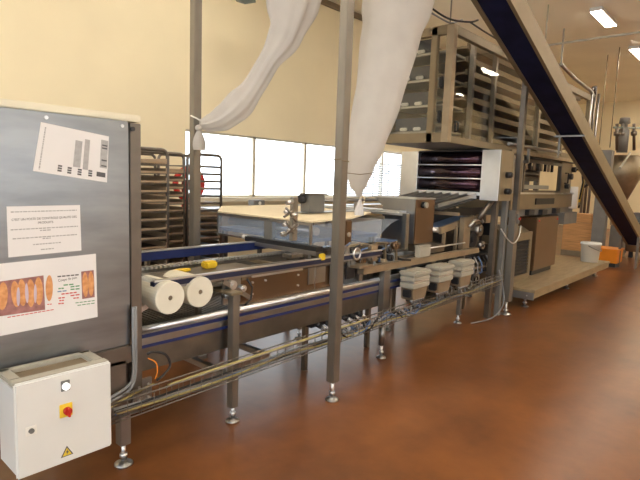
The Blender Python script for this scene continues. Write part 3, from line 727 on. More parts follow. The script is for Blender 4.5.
# red hose reel on a stand behind the racks
p = PY(189.5, 184, 6.2)
t = thing('hose_reel', 'red round hose reel behind the tray racks by the window', 'hose reel', (p.x, 6.2, 0))
obj('reel_disc', G().tube(arc((p.x, 6.2, p.z), .22, 0, 2 * math.pi, 40)[:-1], .035, 10, closed=True).tube(arc((p.x, 6.26, p.z), .19, 0, 2 * math.pi, 40)[:-1], .04, 10, closed=True), 'red', t)
obj('hub', G().cyl((p.x, 6.15, p.z), (p.x, 6.32, p.z), .05, 18), 'red', t)
for a_ in range(3): obj('spoke', G().bar((p.x + .2 * math.cos(a_ * 2.09), 6.2, p.z + .2 * math.sin(a_ * 2.09)), (p.x, 6.2, p.z), .03, .01, (0, 1, 0)), 'red', t)
obj('stand', G().box(p.x - .03, p.x + .03, 6.29, 6.35, 0, p.z + .05).box(p.x - .2, p.x + .2, 6.15, 6.45, 0, .02), 'red', t)

# ------------------------------------------------------------------ transfer table with clear guards
HX0, HX1, HY0, HY1 = 3.02, 4.0, 2.76, 4.03
t = thing('transfer_table', 'wide transfer table with cream cover and clear plastic side guards', 'machine', (3.5, 3.3, .9))
def obj_cover():
    vs = [(HX0, HY0, 1.25), (HX0, HY1 - .05, 1.25), (HX0 + .35, HY1 + .35, 1.27), (HX1 + .3, HY1 + .35, 1.27), (HX1 + .3, HY0 + .35, 1.27), (HX1 - .45, HY0, 1.265)]
    n = len(vs); return G().add(vs + [(x, y, z + .012) for x, y, z in vs], [tuple(range(n))[::-1], tuple(range(n, 2 * n))] + [(i, (i + 1) % n, (i + 1) % n + n, i + n) for i in range(n)])
obj('cover_sheet', obj_cover(), 'dough_cloth', t)
obj('side_guard', G().box(HX0, HX0 + .008, HY0 + .02, HY1 - .05, 1.05, 1.245), 'polycarbonate', t)
obj('side_guard', G().box(HX0 + .01, HX1 - .02, HY0, HY0 + .008, 1.04, 1.235), 'polycarbonate', t)
obj('side_guard', G().prism_z([(HX0, HY1 - .05), (HX0 + .006, HY1 - .05), (HX0 + .356, HY1 + .35), (HX0 + .35, HY1 + .35)], 1.05, 1.245), 'polycarbonate', t)
obj('guard_frame', G().box(HX0 - .01, HX0 + .012, HY0, HY0 + .02, .95, 1.25).box(HX0 - .01, HX0 + .012, HY1 - .07, HY1 - .05, 1.03, 1.25).box(HX0 - .008, HX0 + .0, HY0, HY1 - .05, 1.225, 1.245).box(HX0 - .008, HX0, HY0, HY1 - .05, 1.04, 1.055), 'steel', t, .002)
obj('upright', G().box(HX0 - .005, HX0 + .04, 3.22, 3.32, 1.04, 1.235), 'grey_paint', t, .003)
obj('bed', G().box(HX0 + .04, HX1, HY0 + .05, HY1, 1.08, 1.11), 'blue_belt', t)
obj('bed_roller', G().cyl((HX0 + .12, HY0 + .05, 1.17), (HX0 + .12, HY1 - .1, 1.17), .035, 16), 'steel_bright', t)
obj('front_bar', G().box(HX0 - .05, HX0 + .03, 2.66, 3.52, 1.03, 1.07), 'rubber_black', t, .003)
obj('front_bar_plate', G().box(HX0 - .055, HX0 - .05, 2.66, 3.46, 1.00, 1.035), 'steel', t)
obj('bar_end', G().cyl((HX0 - .03, 3.53, 1.06), (HX0 - .03, 3.56, 1.06), .022, 12), 'white_plastic', t)
for x, y in ((HX0 + .05, HY0 + .08), (HX1 - .05, HY0 + .08), (HX0 + .05, HY1 - .1), (HX1 - .05, HY1 - .1)):
    obj('leg', G().box(x - .02, x + .02, y - .02, y + .02, 0, 1.08), 'steel_dull', t)

# gripper / pneumatic clamp at px 283..298
t = thing('pneumatic_clamp', 'grey pneumatic clamp with levers standing on the cream cover', 'actuator', (2.95, 2.82, 1.05))
p0 = PY(292, 238, 2.74); p1 = PY(294, 197, 2.74)
obj('column', G().box(p1.x - .028, p1.x + .03, 2.72, 2.755, p0.z - .02, p1.z), 'steel', t, .004)
for (px_, py_, s) in ((290, 203, .032), (287, 212, .024), (294, 216, .03), (286, 225, .026), (291, 231, .03), (283, 234, .022), (296, 226, .022)):
    p = PY(px_, py_, 2.70); obj('cylinder', G().cyl((p.x - s, 2.70, p.z), (p.x + s * .8, 2.70, p.z + s * .4), s * .55, 10), 'steel_bright', t)
for a_, b_ in (((286, 208), (297, 222)), ((297, 224), (284, 236)), ((285, 222), (295, 234)), ((284, 217), (294, 210)), ((281, 236), (296, 229))):
    obj('lever', G().bar(PY(*a_, 2.69), PY(*b_, 2.69), .012, .018, (0, 1, 0)), 'steel', t)
obj('base', G().box(p0.x - .08, p0.x + .05, 2.66, 2.76, 1.005, 1.03), 'steel_dull', t)

t = thing('gear_motor', 'small grey drive motor with black hand knob in front of the window', 'motor', (3.7, 3.3, 1.3))
a_ = PY(307, 210, 3.25); b_ = PY(323, 195, 3.25)
obj('housing', G().box(a_.x, b_.x, 3.22, 3.34, 1.285, b_.z), 'grey_paint', t, .008)
obj('lid', G().box(a_.x - .01, b_.x + .03, 3.21, 3.35, b_.z, b_.z + .012), 'steel_dull', t, .003)
p = PY(305.5, 199, 3.25); obj('hand_knob', G().tube([(p.x - .05, 3.28, p.z), (p.x - .03, 3.28, p.z), (p.x, 3.28, p.z), (p.x + .02, 3.28, p.z)], [.03, .042, .042, .02], 14), 'rubber_black', t)
p = PY(326, 200.5, 3.25); obj('shaft', G().cyl((p.x - .1, 3.28, p.z), (p.x + 1.1, 3.28, p.z), .016, 10), 'steel', t)
p = PY(326, 205, 3.25); obj('support', G().box(p.x + .5, p.x + .56, 3.26, 3.3, 1.285, p.z + .03), 'steel', t)
obj('foot_plate', G().box(a_.x - .05, a_.x + 1.3, 3.2, 3.36, 1.283, 1.289), 'steel', t)

# low wall ledge objects under the window: side bench
t = thing('side_bench', 'long narrow steel bench under the windows behind the line', 'bench', (6.5, 6.65, 0))
obj('bench_top', G().box(4.6, 10.5, 6.4, 6.9, 1.06, 1.10), 'steel_bright', t, .004)
obj('bench_apron', G().box(4.7, 10.4, 6.42, 6.44, .98, 1.06), 'tan_paint', t, .004)
for x in (4.8, 7.5, 10.2):
    for y in (6.45, 6.85): obj('leg', G().box(x - .03, x + .03, y - .03, y + .03, 0, 1.06), 'steel_dull', t)
p = PZ(256, 205, 1.12)
t = thing('bench_scale', 'small grey box standing on the bench below the window', 'box', (p.x, 6.6, 1.10))
q = PY(251, 206, 6.6); q2 = PY(262, 201, 6.6)
obj('body', G().box(q.x, q2.x, 6.52, 6.68, 1.10, 1.21), 'grey_paint', t, .01)
obj('dial', G().cyl(((q.x + q2.x) / 2, 6.51, 1.16), ((q.x + q2.x) / 2, 6.52, 1.16), .03, 12), 'white_plastic', t)

# ------------------------------------------------------------------ guarded frame between post and steel hopper
t = thing('guard_frame', 'bright topped frame with curved clear guard left of the tall steel panel', 'machine', (4.2, 3.1, .9))
obj('top_rail', G().box(4.42, 4.50, 2.78, 4.3, 1.26, 1.285), 'steel_bright', t, .003)
obj('top_ledge', G().box(4.50, 4.72, 2.9, 4.3, 1.27, 1.30), 'steel_bright', t, .003)
obj('corner_post', G().box(4.40, 4.46, 2.75, 2.80, .93, 1.285), 'steel', t, .003)
obj('corner_post', G().box(4.40, 4.46, 4.2, 4.25, .65, 1.26), 'steel', t, .003)
# curved guard
prof = [(2.84 + 1.3 * s, 1.02 + .17 * math.sin(s * math.pi * .5 + .4)) for s in [k / 12 for k in range(13)]]
g = G(); vs = []
for s in range(15):
    x = 4.0 + .42 * s / 14; z = 1.02 + .20 * math.sin(s / 14 * math.pi / 2)
    vs += [(x, 2.84, z), (x, 4.1, z)]
g.add(vs, [(2 * i, 2 * i + 1, 2 * i + 3, 2 * i + 2) for i in range(14)], True)
o = obj('curved_guard', g, 'polycarbonate', t); md = o.modifiers.new('t', 'SOLIDIFY'); md.thickness = .005
obj('tray', G().box(4.0, 4.4, 2.84, 4.1, 1.0, 1.015), 'blue_belt', t)
obj('ribbon', G().bar((4.38, 3.0, 1.23), (4.38, 4.2, 1.20), .01, .03), 'tan_paint', t)
obj('left_block', G().box(3.38, 3.47, 2.70, 2.78, 1.05, 1.26), 'brown_panel', t, .01)
obj('left_block_stand', G().box(3.40, 3.45, 2.72, 2.76, .93, 1.05).box(3.40, 4.45, 2.74, 2.77, .915, .935), 'steel', t)
obj('pin', G().cyl((3.42, 2.69, 1.14), (3.42, 2.70, 1.14), .02, 12), 'steel_bright', t)

# pumps and valves at rail level
t = thing('pump_cluster', 'dark cluster of pumps, clamps and hoses on the tan beam right of the tall post', 'machine part', (3.9, 2.65, .9))
rnd = random.Random(3)
for (px_, py_, r, L_, mm) in ((346, 252, .05, .10, 'steel'), (357, 255, .045, .05, 'steel_bright'), (352, 262, .05, .12, 'grey_paint'), (380, 254, .035, .1, 'rubber_black'), (372, 258, .03, .1, 'steel'), (390, 250, .035, .12, 'dark_metal'), (392, 258, .03, .1, 'rubber_black'), (364, 262, .03, .1, 'brown_panel'), (397, 246, .035, .05, 'brown_panel'), (386, 262, .025, .1, 'steel_tan')):
    p = PY(px_, py_, 2.60); obj('pump', G().cyl((p.x, 2.60, p.z), (p.x, 2.60 + L_, p.z), r, 16).cyl((p.x, 2.59, p.z), (p.x, 2.60, p.z), r * .5, 12), mm, t)
obj('hoop', G().tube(arc(PY(357, 254, 2.56), .045, 0, 2 * math.pi, 20)[:-1], .009, 8, closed=True), 'steel_bright', t)
obj('angle_plate', G().box(3.62, 3.72, 2.6, 2.7, .90, 1.04), 'steel_tan', t, .003)
for a_, b_ in (((385, 243), (385, 266)), ((396, 241), (396, 262)), ((376, 243), (387, 243)), ((368, 246), (384, 243))):
    obj('bracket_bar', G().bar(PY(*a_, 2.63), PY(*b_, 2.63), .02, .02, (0, 1, 0)), 'steel_tan', t)
for k in range(5):
    a_ = PY(343 + 9 * k, 262, 2.62); b_ = PY(350 + 10 * k, 243 + 2 * (k % 3), 2.66); c_ = PY(341 + 10 * k, 250, 2.615)
    obj('hose', G().tube([a_, c_.lerp(a_, .3), c_, c_.lerp(b_, .6), b_], .009, 6), 'rubber_black' if k % 2 else 'blue_belt', t)

for (lab, x0, n_) in (('black hose connectors under the lower conveyor, left of the tall foot-mounted post', 2.90, 4), ('black hose connectors splaying pale hoses, right of the tall foot-mounted post', 3.22, 6)):
    t = thing('connector_cluster', lab, 'connectors', (x0 + .15, 2.64, .42))
    obj('manifold_block', G().box(x0, x0 + .05 * n_ + .05, 2.62, 2.70, .44, .50), 'dark_metal', t, .006)
    for k in range(n_):
        x = x0 + .04 + .05 * k; z = .46 - .03 * (k % 2)
        obj('connector', G().cyl((x, 2.56, z), (x + .01, 2.62, z + .01), .02, 12).cyl((x, 2.545, z), (x, 2.56, z), .012, 10), ['rubber_black', 'steel_bright'][k % 2], t)
        obj('hose', G().tube([(x, 2.55, z), (x + .03, 2.53, z - .03), (x + .10 + .02 * k, 2.53, z - .09), (x + .18 + .02 * k, 2.56, z - .13)], .009, 6), ['cable_grey', 'beige_plastic', 'rubber_black'][k % 3], t)
    obj('hanger', G().box(x0 + .05, x0 + .08, 2.64, 2.66, .50, .60), 'steel_dull', t)

# tan beam: stainless, with the warm room reflection put into its colour
t = thing('support_beam', 'long tan steel beam running along the front below the steel panels', 'beam', (4.5, 2.57, .82))
obj('beam', G().box(3.43, 5.65, 2.53, 2.60, .815, .875), 'steel_tan', t, .004)
obj('end_plate', G().box(3.33, 3.52, 2.50, 2.75, .88, .90), 'steel_tan', t, .003)
obj('stop', G().bar((3.93, 2.50, .905), (4.08, 2.50, .885), .05, .02), 'rubber_black', t)

# tall steel panel unit (hopper box)
t = thing('steel_hopper', 'tall steel box hopper with round knob at its top corner', 'machine', (4.75, 3.0, .95))
obj('left_panel', G().prism_x([(2.80, .96), (3.20, .96), (3.20, 1.34), (3.30, 1.40), (3.30, 1.425), (2.80, 1.43)], 4.63, 4.64), 'steel', t, .002)
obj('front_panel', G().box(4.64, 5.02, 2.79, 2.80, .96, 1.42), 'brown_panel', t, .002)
obj('rear_body', G().box(4.645, 5.0, 2.81, 3.19, .96, 1.33), 'steel_dull', t)
obj('lid', G().box(4.62, 5.03, 2.785, 3.32, 1.425, 1.437), 'steel_bright', t, .002)
p = PY(424, 205, 2.77); k_ = obj('knob', G().cyl((p.x, 2.73, p.z), (p.x, 2.755, p.z), .03, 16), 'beige_plastic', t)
obj('knob_stem', G().cyl((p.x, 2.755, p.z), (p.x, 2.79, p.z), .035, 16), 'rubber_black', t)
obj('stand', G().box(4.66, 4.98, 2.62, 2.95, .88, .96), 'steel_dull', t, .003)
obj('stand', G().box(4.1, 4.64, 2.62, 2.66, .88, .90), 'steel_dull', t, .003)

a_ = PY(418, 252, 2.56); b_ = PY(432, 245, 2.56)
t = thing('junction_block', 'small pale block on the tan beam below the tall steel box', 'junction box', ((a_.x + b_.x) / 2, 2.56, .876))
obj('block', G().box(a_.x, b_.x - .05, 2.54, 2.60, .876, b_.z), 'beige_plastic', t, .008)
obj('block_lid', G().box(a_.x - .004, b_.x - .046, 2.537, 2.603, b_.z, b_.z + .01), 'beige_plastic', t, .003)
obj('rod', G().cyl((b_.x - .05, 2.57, b_.z - .03), (b_.x + .75, 2.57, b_.z - .03), .008, 8), 'steel_bright', t)

# ------------------------------------------------------------------ three gear boxes
labs = ['pale stacked drive box with black plug, nearest of the three below the tan beam', 'middle one of three pale stacked drive boxes below the tan beam', 'farthest of three pale stacked drive boxes below the tan beam']
x_ = [4.02, 4.49, 4.96]
base = None
for i in range(3):
    if base is None:
        t = thing('drive_box', labs[0], 'motor box', (x_[0] + .14, 2.47, .5), 'drive boxes under the tan beam'); x = x_[0]
        obj('top_cap', G().box(x - .008, x + .298, 2.385, 2.56, .745, .79), 'beige_plastic', t, .012)
        obj('upper_case', G().box(x, x + .29, 2.395, 2.55, .695, .742), 'beige_plastic', t, .008)
        obj('seam', G().box(x + .005, x + .285, 2.40, 2.545, .683, .695), 'steel_bright', t, .002)
        obj('middle_case', G().box(x, x + .29, 2.395, 2.55, .63, .683), 'beige_plastic', t, .008)
        obj('lower_case', G().prism_y([(x + .01, .63), (x + .28, .63), (x + .24, .52), (x + .02, .52)], 2.41, 2.54), 'steel_tan', t, .006)
        for k in range(6): obj('cable_gland', G().cyl((x + .05 + .04 * k, 2.44, .49), (x + .05 + .04 * k, 2.44, .53), .013, 10), 'steel_bright', t)
        obj('hanger', G().box(x + .12, x + .2, 2.555, 2.565, .70, .83), 'steel_dull', t)
        obj('socket', G().box(x - .02, x + .012, 2.42, 2.50, .55, .62), 'rubber_black', t, .006)
        base = t
    else: dup(base, (x_[i] - x_[0], 0, 0), labs[i], 'drive boxes under the tan beam')
for i in range(3):
    for k in range(5):
        x = x_[i] + .05 + .04 * k; e = random.uniform(.08, .3)
        cable('cable', [(x, 2.44, .50), (x + .01, 2.44 + random.uniform(-.02, .01), .455), (x + e * .4, 2.43, .437), (x + e, 2.42, .435)], .008, random.choice(['cable_grey', 'rubber_black', 'steel_bright', 'cable_grey']), 'cable hanging from the ' + ('nearest', 'middle', 'farthest')[i] + ' drive box into the wire basket', 'cables under the %s drive box' % ('nearest', 'middle', 'farthest')[i])
# coil of hoses in the basket right of tall post
for k in range(9):
    x = 3.0 + .13 * k; z = bz0(x) + .045
    pts = [Vector((x + (.09 + .02 * (k % 3)) * math.cos(a_), 2.41 + .028 * math.sin(a_), z + .035 * math.sin(a_ * 2 + k) + .01 * k % 3 * .01)) for a_ in [j * .7 for j in range(10)]]
    cable('cable', pts, .008, ['rubber_black', 'cable_grey', 'blue_belt'][k % 3], 'coiled spare cable piled in the wire basket below the tall steel post' , 'coiled cables in the basket', 4)
cable('cable', [(5.95, 2.40, .60), (6.0, 2.36, .40), (5.95, 2.32, .2), (5.75, 2.36, .06), (5.5, 2.5, .012)], .007, 'cable_grey', 'thin pale cable drooping to the floor near the end of the basket')

# dense mechanism beneath, between drive boxes and roller head
t = thing('drive_station', 'dark drive station of gears, plates and chains below the roller head', 'machine', (5.6, 2.8, .4))
obj('back_plate', G().box(4.95, 6.64, 2.95, 2.97, .2, 1.30), 'dark_metal', t)
obj('plate', G().box(5.45, 5.62, 2.64, 2.70, .86, 1.22), 'steel_tan', t, .004)
obj('plate', G().box(5.62, 6.05, 2.72, 2.74, .80, 1.22), 'steel_dull', t, .004)
obj('deck', G().box(4.2, 6.25, 2.66, 3.4, .74, .76), 'dark_metal', t)
obj('shelf', G().box(5.1, 6.2, 2.60, 2.9, .60, .63), 'steel_tan', t, .003)
for (x, z, r, mm) in ((5.75, .95, .10, 'dark_metal'), (5.95, 1.05, .07, 'steel'), (5.55, .70, .05, 'rubber_black'), (5.72, .69, .05, 'steel'), (5.9, .70, .06, 'dark_metal'), (6.05, .86, .05, 'steel'), (5.35, .69, .04, 'blue_belt'), (5.2, .68, .045, 'steel_bright')):
    obj('gear', G().cyl((x, 2.66, z), (x, 2.74, z), r, 18).cyl((x, 2.645, z), (x, 2.66, z), r * .4, 10), mm, t)
for k in range(10):
    x = 5.1 + .11 * k
    obj('hose', G().tube([(x, 2.64, .74), (x + .03, 2.60, .66), (x + .05, 2.60, .55), (x + .02, 2.62, .50 + .03 * (k % 3))], .011, 6), ['rubber_black', 'cable_grey', 'steel', 'blue_belt'][k % 4], t)
obj('leg', G().box(6.1, 6.15, 2.9, 2.95, 0, 1.2), 'steel_dull', t); obj('leg', G().box(5.1, 5.14, 3.3, 3.34, 0, .74), 'steel_dull', t)
g = G().tube([(5.5, 2.60, 1.12), (5.58, 2.58, 1.19), (5.75, 2.58, 1.2), (5.85, 2.6, 1.16)], .018, 8); obj('pipe', g, 'steel_bright', t)

for (x, z, w_, h_, mm) in ((6.35, .62, .16, .22, 'steel_dull'), (6.42, .95, .14, .16, 'dark_metal'), (5.95, .40, .2, .12, 'steel'), (5.55, .38, .22, .10, 'steel_dull'), (6.2, 1.12, .2, .1, 'steel_tan'), (5.2, .42, .18, .14, 'dark_metal')):
    obj('fitting', G().box(x, x + w_, 2.72, 2.86, z, z + h_), mm, t, .008)
for k in range(8):
    x = 5.15 + .17 * k; obj('chain_link', G().tube(arc((x, 2.70, .36 + .03 * (k % 3)), .05, 0, 2 * math.pi, 12)[:-1], .009, 6, closed=True), ['steel', 'steel_bright', 'rubber_black'][k % 3], t)
obj('lower_shelf', G().box(5.0, 6.2, 2.66, 2.94, .30, .32), 'steel_tan', t)

# feed conveyor rising into the roller head
t = thing('infeed_conveyor', 'short blue belt conveyor rising towards the roller head', 'conveyor', (5.4, 3.0, 1.1))
P0 = Vector((5.05, 0, 1.09)); P1 = Vector((5.85, 0, 1.20))
obj('belt', G().bar((P0.x, 3.05, P0.z), (P1.x, 3.05, P1.z), .6, .03), 'blue_belt', t)
obj('side_plate', G().bar((P0.x, 2.725, P0.z - .005), (P1.x, 2.725, P1.z - .005), .03, .075), 'steel_tan', t)
obj('side_plate', G().bar((P0.x, 3.375, P0.z - .005), (P1.x, 3.375, P1.z - .005), .03, .075), 'steel_tan', t)
obj('end_roller', G().cyl((P0.x - .01, 2.74, P0.z), (P0.x - .01, 3.36, P0.z), .03, 14), 'steel_bright', t)
obj('end_block', G().box(5.04, 5.14, 2.86, 2.96, 1.12, 1.24), 'white_plastic', t, .008)
obj('strut', G().bar((5.12, 2.71, 1.06), (5.12, 2.71, .90), .03, .03), 'steel_tan', t)
obj('strut', G().bar((5.4, 2.71, .76), (5.4, 2.71, 1.13), .03, .03), 'steel_tan', t)
obj('strut', G().bar((5.4, 3.37, .76), (5.4, 3.37, 1.13), .03, .03), 'steel_tan', t)

# ------------------------------------------------------------------ roller head
RX = 5.75
t = thing('roller_head', 'roller head with dark purple rollers between two bright steel end plates', 'machine', (RX, 3.05, 1.2))
obj('end_plate', G().box(RX, RX + .33, 2.40, 2.62, 1.42, 2.0), 'steel_bright', t, .004)
obj('end_plate', G().box(RX, RX + .33, 3.47, 3.72, 1.41, 1.99), 'steel_bright', t, .004)
sc_ = obj('side_cover', G().box(RX + .01, RX + .36, 2.39, 2.40, 1.42, 2.0), 'tan_paint', t)
for z in (1.72, 1.53): obj('knob', G().cyl((RX + .18, 2.33, z), (RX + .18, 2.39, z), .035, 14).cyl((RX + .18, 2.32, z), (RX + .18, 2.33, z), .025, 14), 'rubber_black', sc_)
for (z, r, dx) in ((1.90, .085, .14), (1.74, .085, .10), (1.60, .075, .12)):
    obj('roller', G().cyl((RX + dx, 2.62, z), (RX + dx, 3.47, z), r, 28), 'roller_dark', t)
obj('tie_rod', G().cyl((RX + .02, 2.62, 1.825), (RX + .02, 3.47, 1.825), .010, 8).cyl((RX + .0, 2.62, 1.665), (RX + .0, 3.47, 1.665), .009, 8), 'steel_bright', t)
obj('lower_bar', G().box(RX - .01, RX + .05, 2.62, 3.47, 1.47, 1.51), 'steel_bright', t, .006)
obj('back_cover', G().box(RX + .30, RX + .32, 2.62, 3.47, 1.42, 2.0), 'dark_metal', t)
obj('top_cover', G().box(RX + .02, RX + .33, 2.62, 3.47, 1.985, 2.0), 'dark_metal', t)
obj('apron', G().bar((RX + .03, 3.06, 1.43), (RX - .50, 3.20, 1.30), .9, .012), 'dark_metal', t)
for k in range(8):
    y = 2.66 + .11 * k; obj('apron_rib', G().bar((RX - .01, y, 1.465), (RX - .50, y + .22, 1.335), .018, .06), 'steel', t)
obj('apron_bar', G().box(RX - .55, RX - .50, 2.60, 3.75, 1.25, 1.285), 'steel_tan', t, .004)
obj('bracket', G().tube([(RX + .1, 2.5, 1.42), (RX - .02, 2.5, 1.36), (RX - .1, 2.52, 1.28), (RX - .12, 2.55, 1.2)], .03, 8), 'steel_dull', t)
for y in (2.5, 3.6): obj('stand', G().box(RX + .15, RX + .22, y - .03, y + .03, 0, 1.42), 'steel_dull', t)

# ------------------------------------------------------------------ glazed tray enclosure above
EX0, EX1, EY0, EY1, EZ0, EZ1 = 4.85, 9.9, 2.6, 3.42, 2.02, 3.2
t = thing('glazed_enclosure', 'large overhead glazed enclosure full of tray shelves with latched doors', 'machine', (7.2, 3.4, EZ0))
obj('floor_pan', G().box(EX0 + .01, EX1, EY0 + .01, EY1, EZ0, EZ0 + .03), 'grey_paint', t)
for x in (6.0, 7.2, 8.4, 9.84): obj('roof_bar', G().box(x, x + .05, EY0, EY1, EZ1 - .06, EZ1 - .02), 'steel_tan', t)
fr = .06
obj('bottom_frame', G().box(EX0, EX1, EY0, EY0 + fr, EZ0 + .0, EZ0 + .07), 'tan_paint', t, .004)
obj('bottom_frame', G().box(EX0, EX0 + fr, EY0, EY1, EZ0 + .001, EZ0 + .10), 'tan_paint', t, .004)
obj('top_frame', G().box(EX0, EX1, EY0, EY0 + fr, EZ1 - .10, EZ1 - .01), 'tan_paint', t, .004)
obj('top_frame', G().box(EX0, EX0 + fr, EY0, EY1, EZ1 - .10, EZ1 - .01), 'tan_paint', t, .004)
obj('corner_post', G().box(EX0 - .01, EX0 + .07, EY0 - .01, EY0 + .07, EZ0, EZ1 - .02), 'steel_tan', t, .004)
for x in (7.42, 8.5, EX1 - .07): obj('front_post', G().box(x, x + .07, EY0, EY0 + fr, EZ0, EZ1 - .02), 'tan_paint', t, .004)
for y in (2.78, EY1 - .07): obj('side_post', G().box(EX0, EX0 + fr, y, y + .07, EZ0, EZ1 - .02), 'tan_paint', t, .004)
obj('front_glass', G().box(EX0 + .07, 7.42, EY0 + .02, EY0 + .028, EZ0 + .07, EZ1 - .10), 'glass', t)
obj('side_glass', G().box(EX0 + .02, EX0 + .028, EY0 + .07, 2.78, EZ0 + .10, EZ1 - .10), 'glass', t)
obj('side_glass', G().box(EX0 + .02, EX0 + .028, 2.85, EY1 - .07, EZ0 + .10, EZ1 - .10), 'glass', t)
obj('back_panel', G().box(EX0, 7.5, EY1 - .02, EY1, EZ0 + .03, EZ1 - .03), 'tan_paint', t); obj('back_panel', G().box(7.5, EX1, EY1 - .02, EY1, EZ0 + .03, EZ1 - .03), 'bin_dark', t)
for k in range(4):
    z = EZ0 + .11 + k * .27
    obj('end_shelf', G().box(EX0 + .10, EX0 + .50, EY0 + .10, EY1 - .05, z, z + .025), 'steel', t, .003)
    obj('end_bin', G().box(EX0 + .12, EX0 + .16, 2.9, EY1 - .1, z + .03, z + .17), 'bin_dark', t, .006)
    for y in (2.98, 3.15): obj('end_bin', G().box(EX0 + .085, EX0 + .115, y, y + .09, z + .03, z + .065), 'white_plastic', t, .008)
for k in range(8):
    z = EZ0 + .10 + k * .14
    obj('tray_shelf', G().box(EX0 + .62, EX1 - .15, EY0 + .16, EY1 - .1, z, z + .022), 'steel_tan', t)
    obj('shelf_lip', G().box(EX0 + .62, EX1 - .15, EY0 + .14, EY0 + .16, z - .01, z + .05), 'tan_paint', t)
for x in (5.5, 6.1, 7.6): obj('inner_upright', G().box(x, x + .05, EY0 + .08, EY0 + .13, EZ0 + .03, EZ1 - .03), 'steel', t)
def handle(par, x, y, z, axis='y'):
    if axis == 'y': g = G().tube([(x, y, z - .05), (x, y - .035, z - .045), (x, y - .035, z + .045), (x, y, z + .05)], .008, 6).box(x - .015, x + .015, y - .006, y, z - .06, z + .06)
    else: g = G().tube([(x, y, z - .05), (x - .035, y, z - .045), (x - .035, y, z + .045), (x, y, z + .05)], .008, 6).box(x - .006, x, y - .015, y + .015, z - .06, z + .06)
    obj('door_handle', g, 'rubber_black', par)
handle(t, EX0, 2.70, 2.62, 'x'); handle(t, EX0, 2.70, 2.28, 'x'); handle(t, 5.0, EY0, 2.19)
p = PY(573, 149, EY0); handle(t, p.x, EY0, 2.22)
obj('sill_rail', G().box(6.5, 10.2, EY0 - .03, EY0, EZ0 - .01, EZ0 + .04), 'steel_tan', t)
for (x, y) in ((6.5, 3.32), (9.7, 3.32)): obj('leg', G().box(x, x + .08, y, y + .08, .286, EZ0), 'steel_dull', t, .003)
obj('ceiling_hanger', G().cyl((EX0 + .1, EY0 + .1, EZ1 - .03), (EX0 + .1, EY0 + .1, H), .008, 8), 'steel', t)
obj('ceiling_hanger', G().cyl((EX0 + .1, EY1 - .1, EZ1 - .03), (EX0 + .1, EY1 - .1, H), .008, 8), 'steel', t)
cable('cable', [PY(425, 3, 2.9), PY(440, 14, 2.75), PY(453, 20, 2.62), PY(470, 22, 2.56), PY(478, 20, 2.55)], .010, 'rubber_black', 'black cable draped over the top corner of the glazed enclosure', 'cables on the glazed enclosure')
cable('cable', [PY(470, 22, 2.58) + Vector((0, 0, .0)), PY(482, 30, 2.58), PY(498, 40, 2.58), PY(512, 50, 2.58)], .009, 'rubber_black', 'black cable along the top front edge of the glazed enclosure', 'cables on the glazed enclosure')
cable('cable', [PY(430, 12, 2.85), PY(444, 20, 2.75), PY(452, 23, 2.7), PY(462, 20, 2.75)], .010, 'cable_grey', 'grey cable looping at the top corner of the glazed enclosure', 'cables on the glazed enclosure')

# ------------------------------------------------------------------ sheeting machine under the enclosure, right part
t = thing('moulding_machine', 'tan machine with viewing window and black name plate below the glazed enclosure', 'machine', (8.0, 3.0, 1.2))
obj('lower_body', G().box(6.7, 9.5, 2.62, 3.5, 1.28, 1.50), 'tan_paint', t, .006)
obj('base_pan', G().box(6.8, 9.6, 2.66, 3.4, 1.18, 1.28), 'grey_paint', t, .004)
obj('rear_wall', G().box(6.7, 9.5, 3.4, 3.45, 1.50, 2.0), 'bin_dark', t)
obj('left_cheek', G().box(6.70, 7.12, 2.64, 2.70, 1.50, 2.0), 'steel', t, .004)
obj('right_cheek', G().box(8.75, 9.3, 2.64, 2.70, 1.50, 2.0), 'tan_paint', t, .004)
obj('window_sash', G().box(7.12, 8.75, 2.63, 2.66, 1.50, 1.545).box(7.12, 8.75, 2.63, 2.66, 1.93, 1.97).box(7.12, 7.17, 2.63, 2.66, 1.5, 1.97).box(8.70, 8.75, 2.63, 2.66, 1.5, 1.97), 'steel_dull', t, .003)
obj('inner_belt', G().box(7.2, 8.7, 2.8, 3.35, 1.56, 1.62), 'beige_plastic', t, .004)
for z in (1.72, 1.80, 1.88): obj('inner_roller', G().cyl((7.15, 3.0, z), (8.72, 3.0, z), .04, 14), 'steel_dull', t)
obj('shelf_bar', G().box(6.9, 9.4, 2.60, 2.64, 1.49, 1.515), 'steel_bright', t)
p = PY(535, 210, 2.61); q = PY(554, 202, 2.61)
obj('name_plate', G().box(p.x, q.x, 2.605, 2.62, 1.34, 1.43), 'rubber_black', t, .003)
for z in (1.75,): obj('door_handle', G().tube([(8.95, 2.64, z - .08), (8.95, 2.59, z - .08), (8.95, 2.59, z + .08), (8.95, 2.64, z + .08)], .012, 6), 'rubber_black', t)
obj('side_motor', G().cyl((9.45, 2.65, 1.25), (9.45, 2.65, 1.62), .09, 20), 'white_plastic', t)
for x in (6.75, 9.3): obj('leg', G().box(x, x + .08, 3.2, 3.28, .285, 1.2), 'steel_dull', t)
obj('underslung_box', G().box(8.9, 9.6, 2.58, 3.0, 1.0, 1.19), 'grey_paint', t, .006)

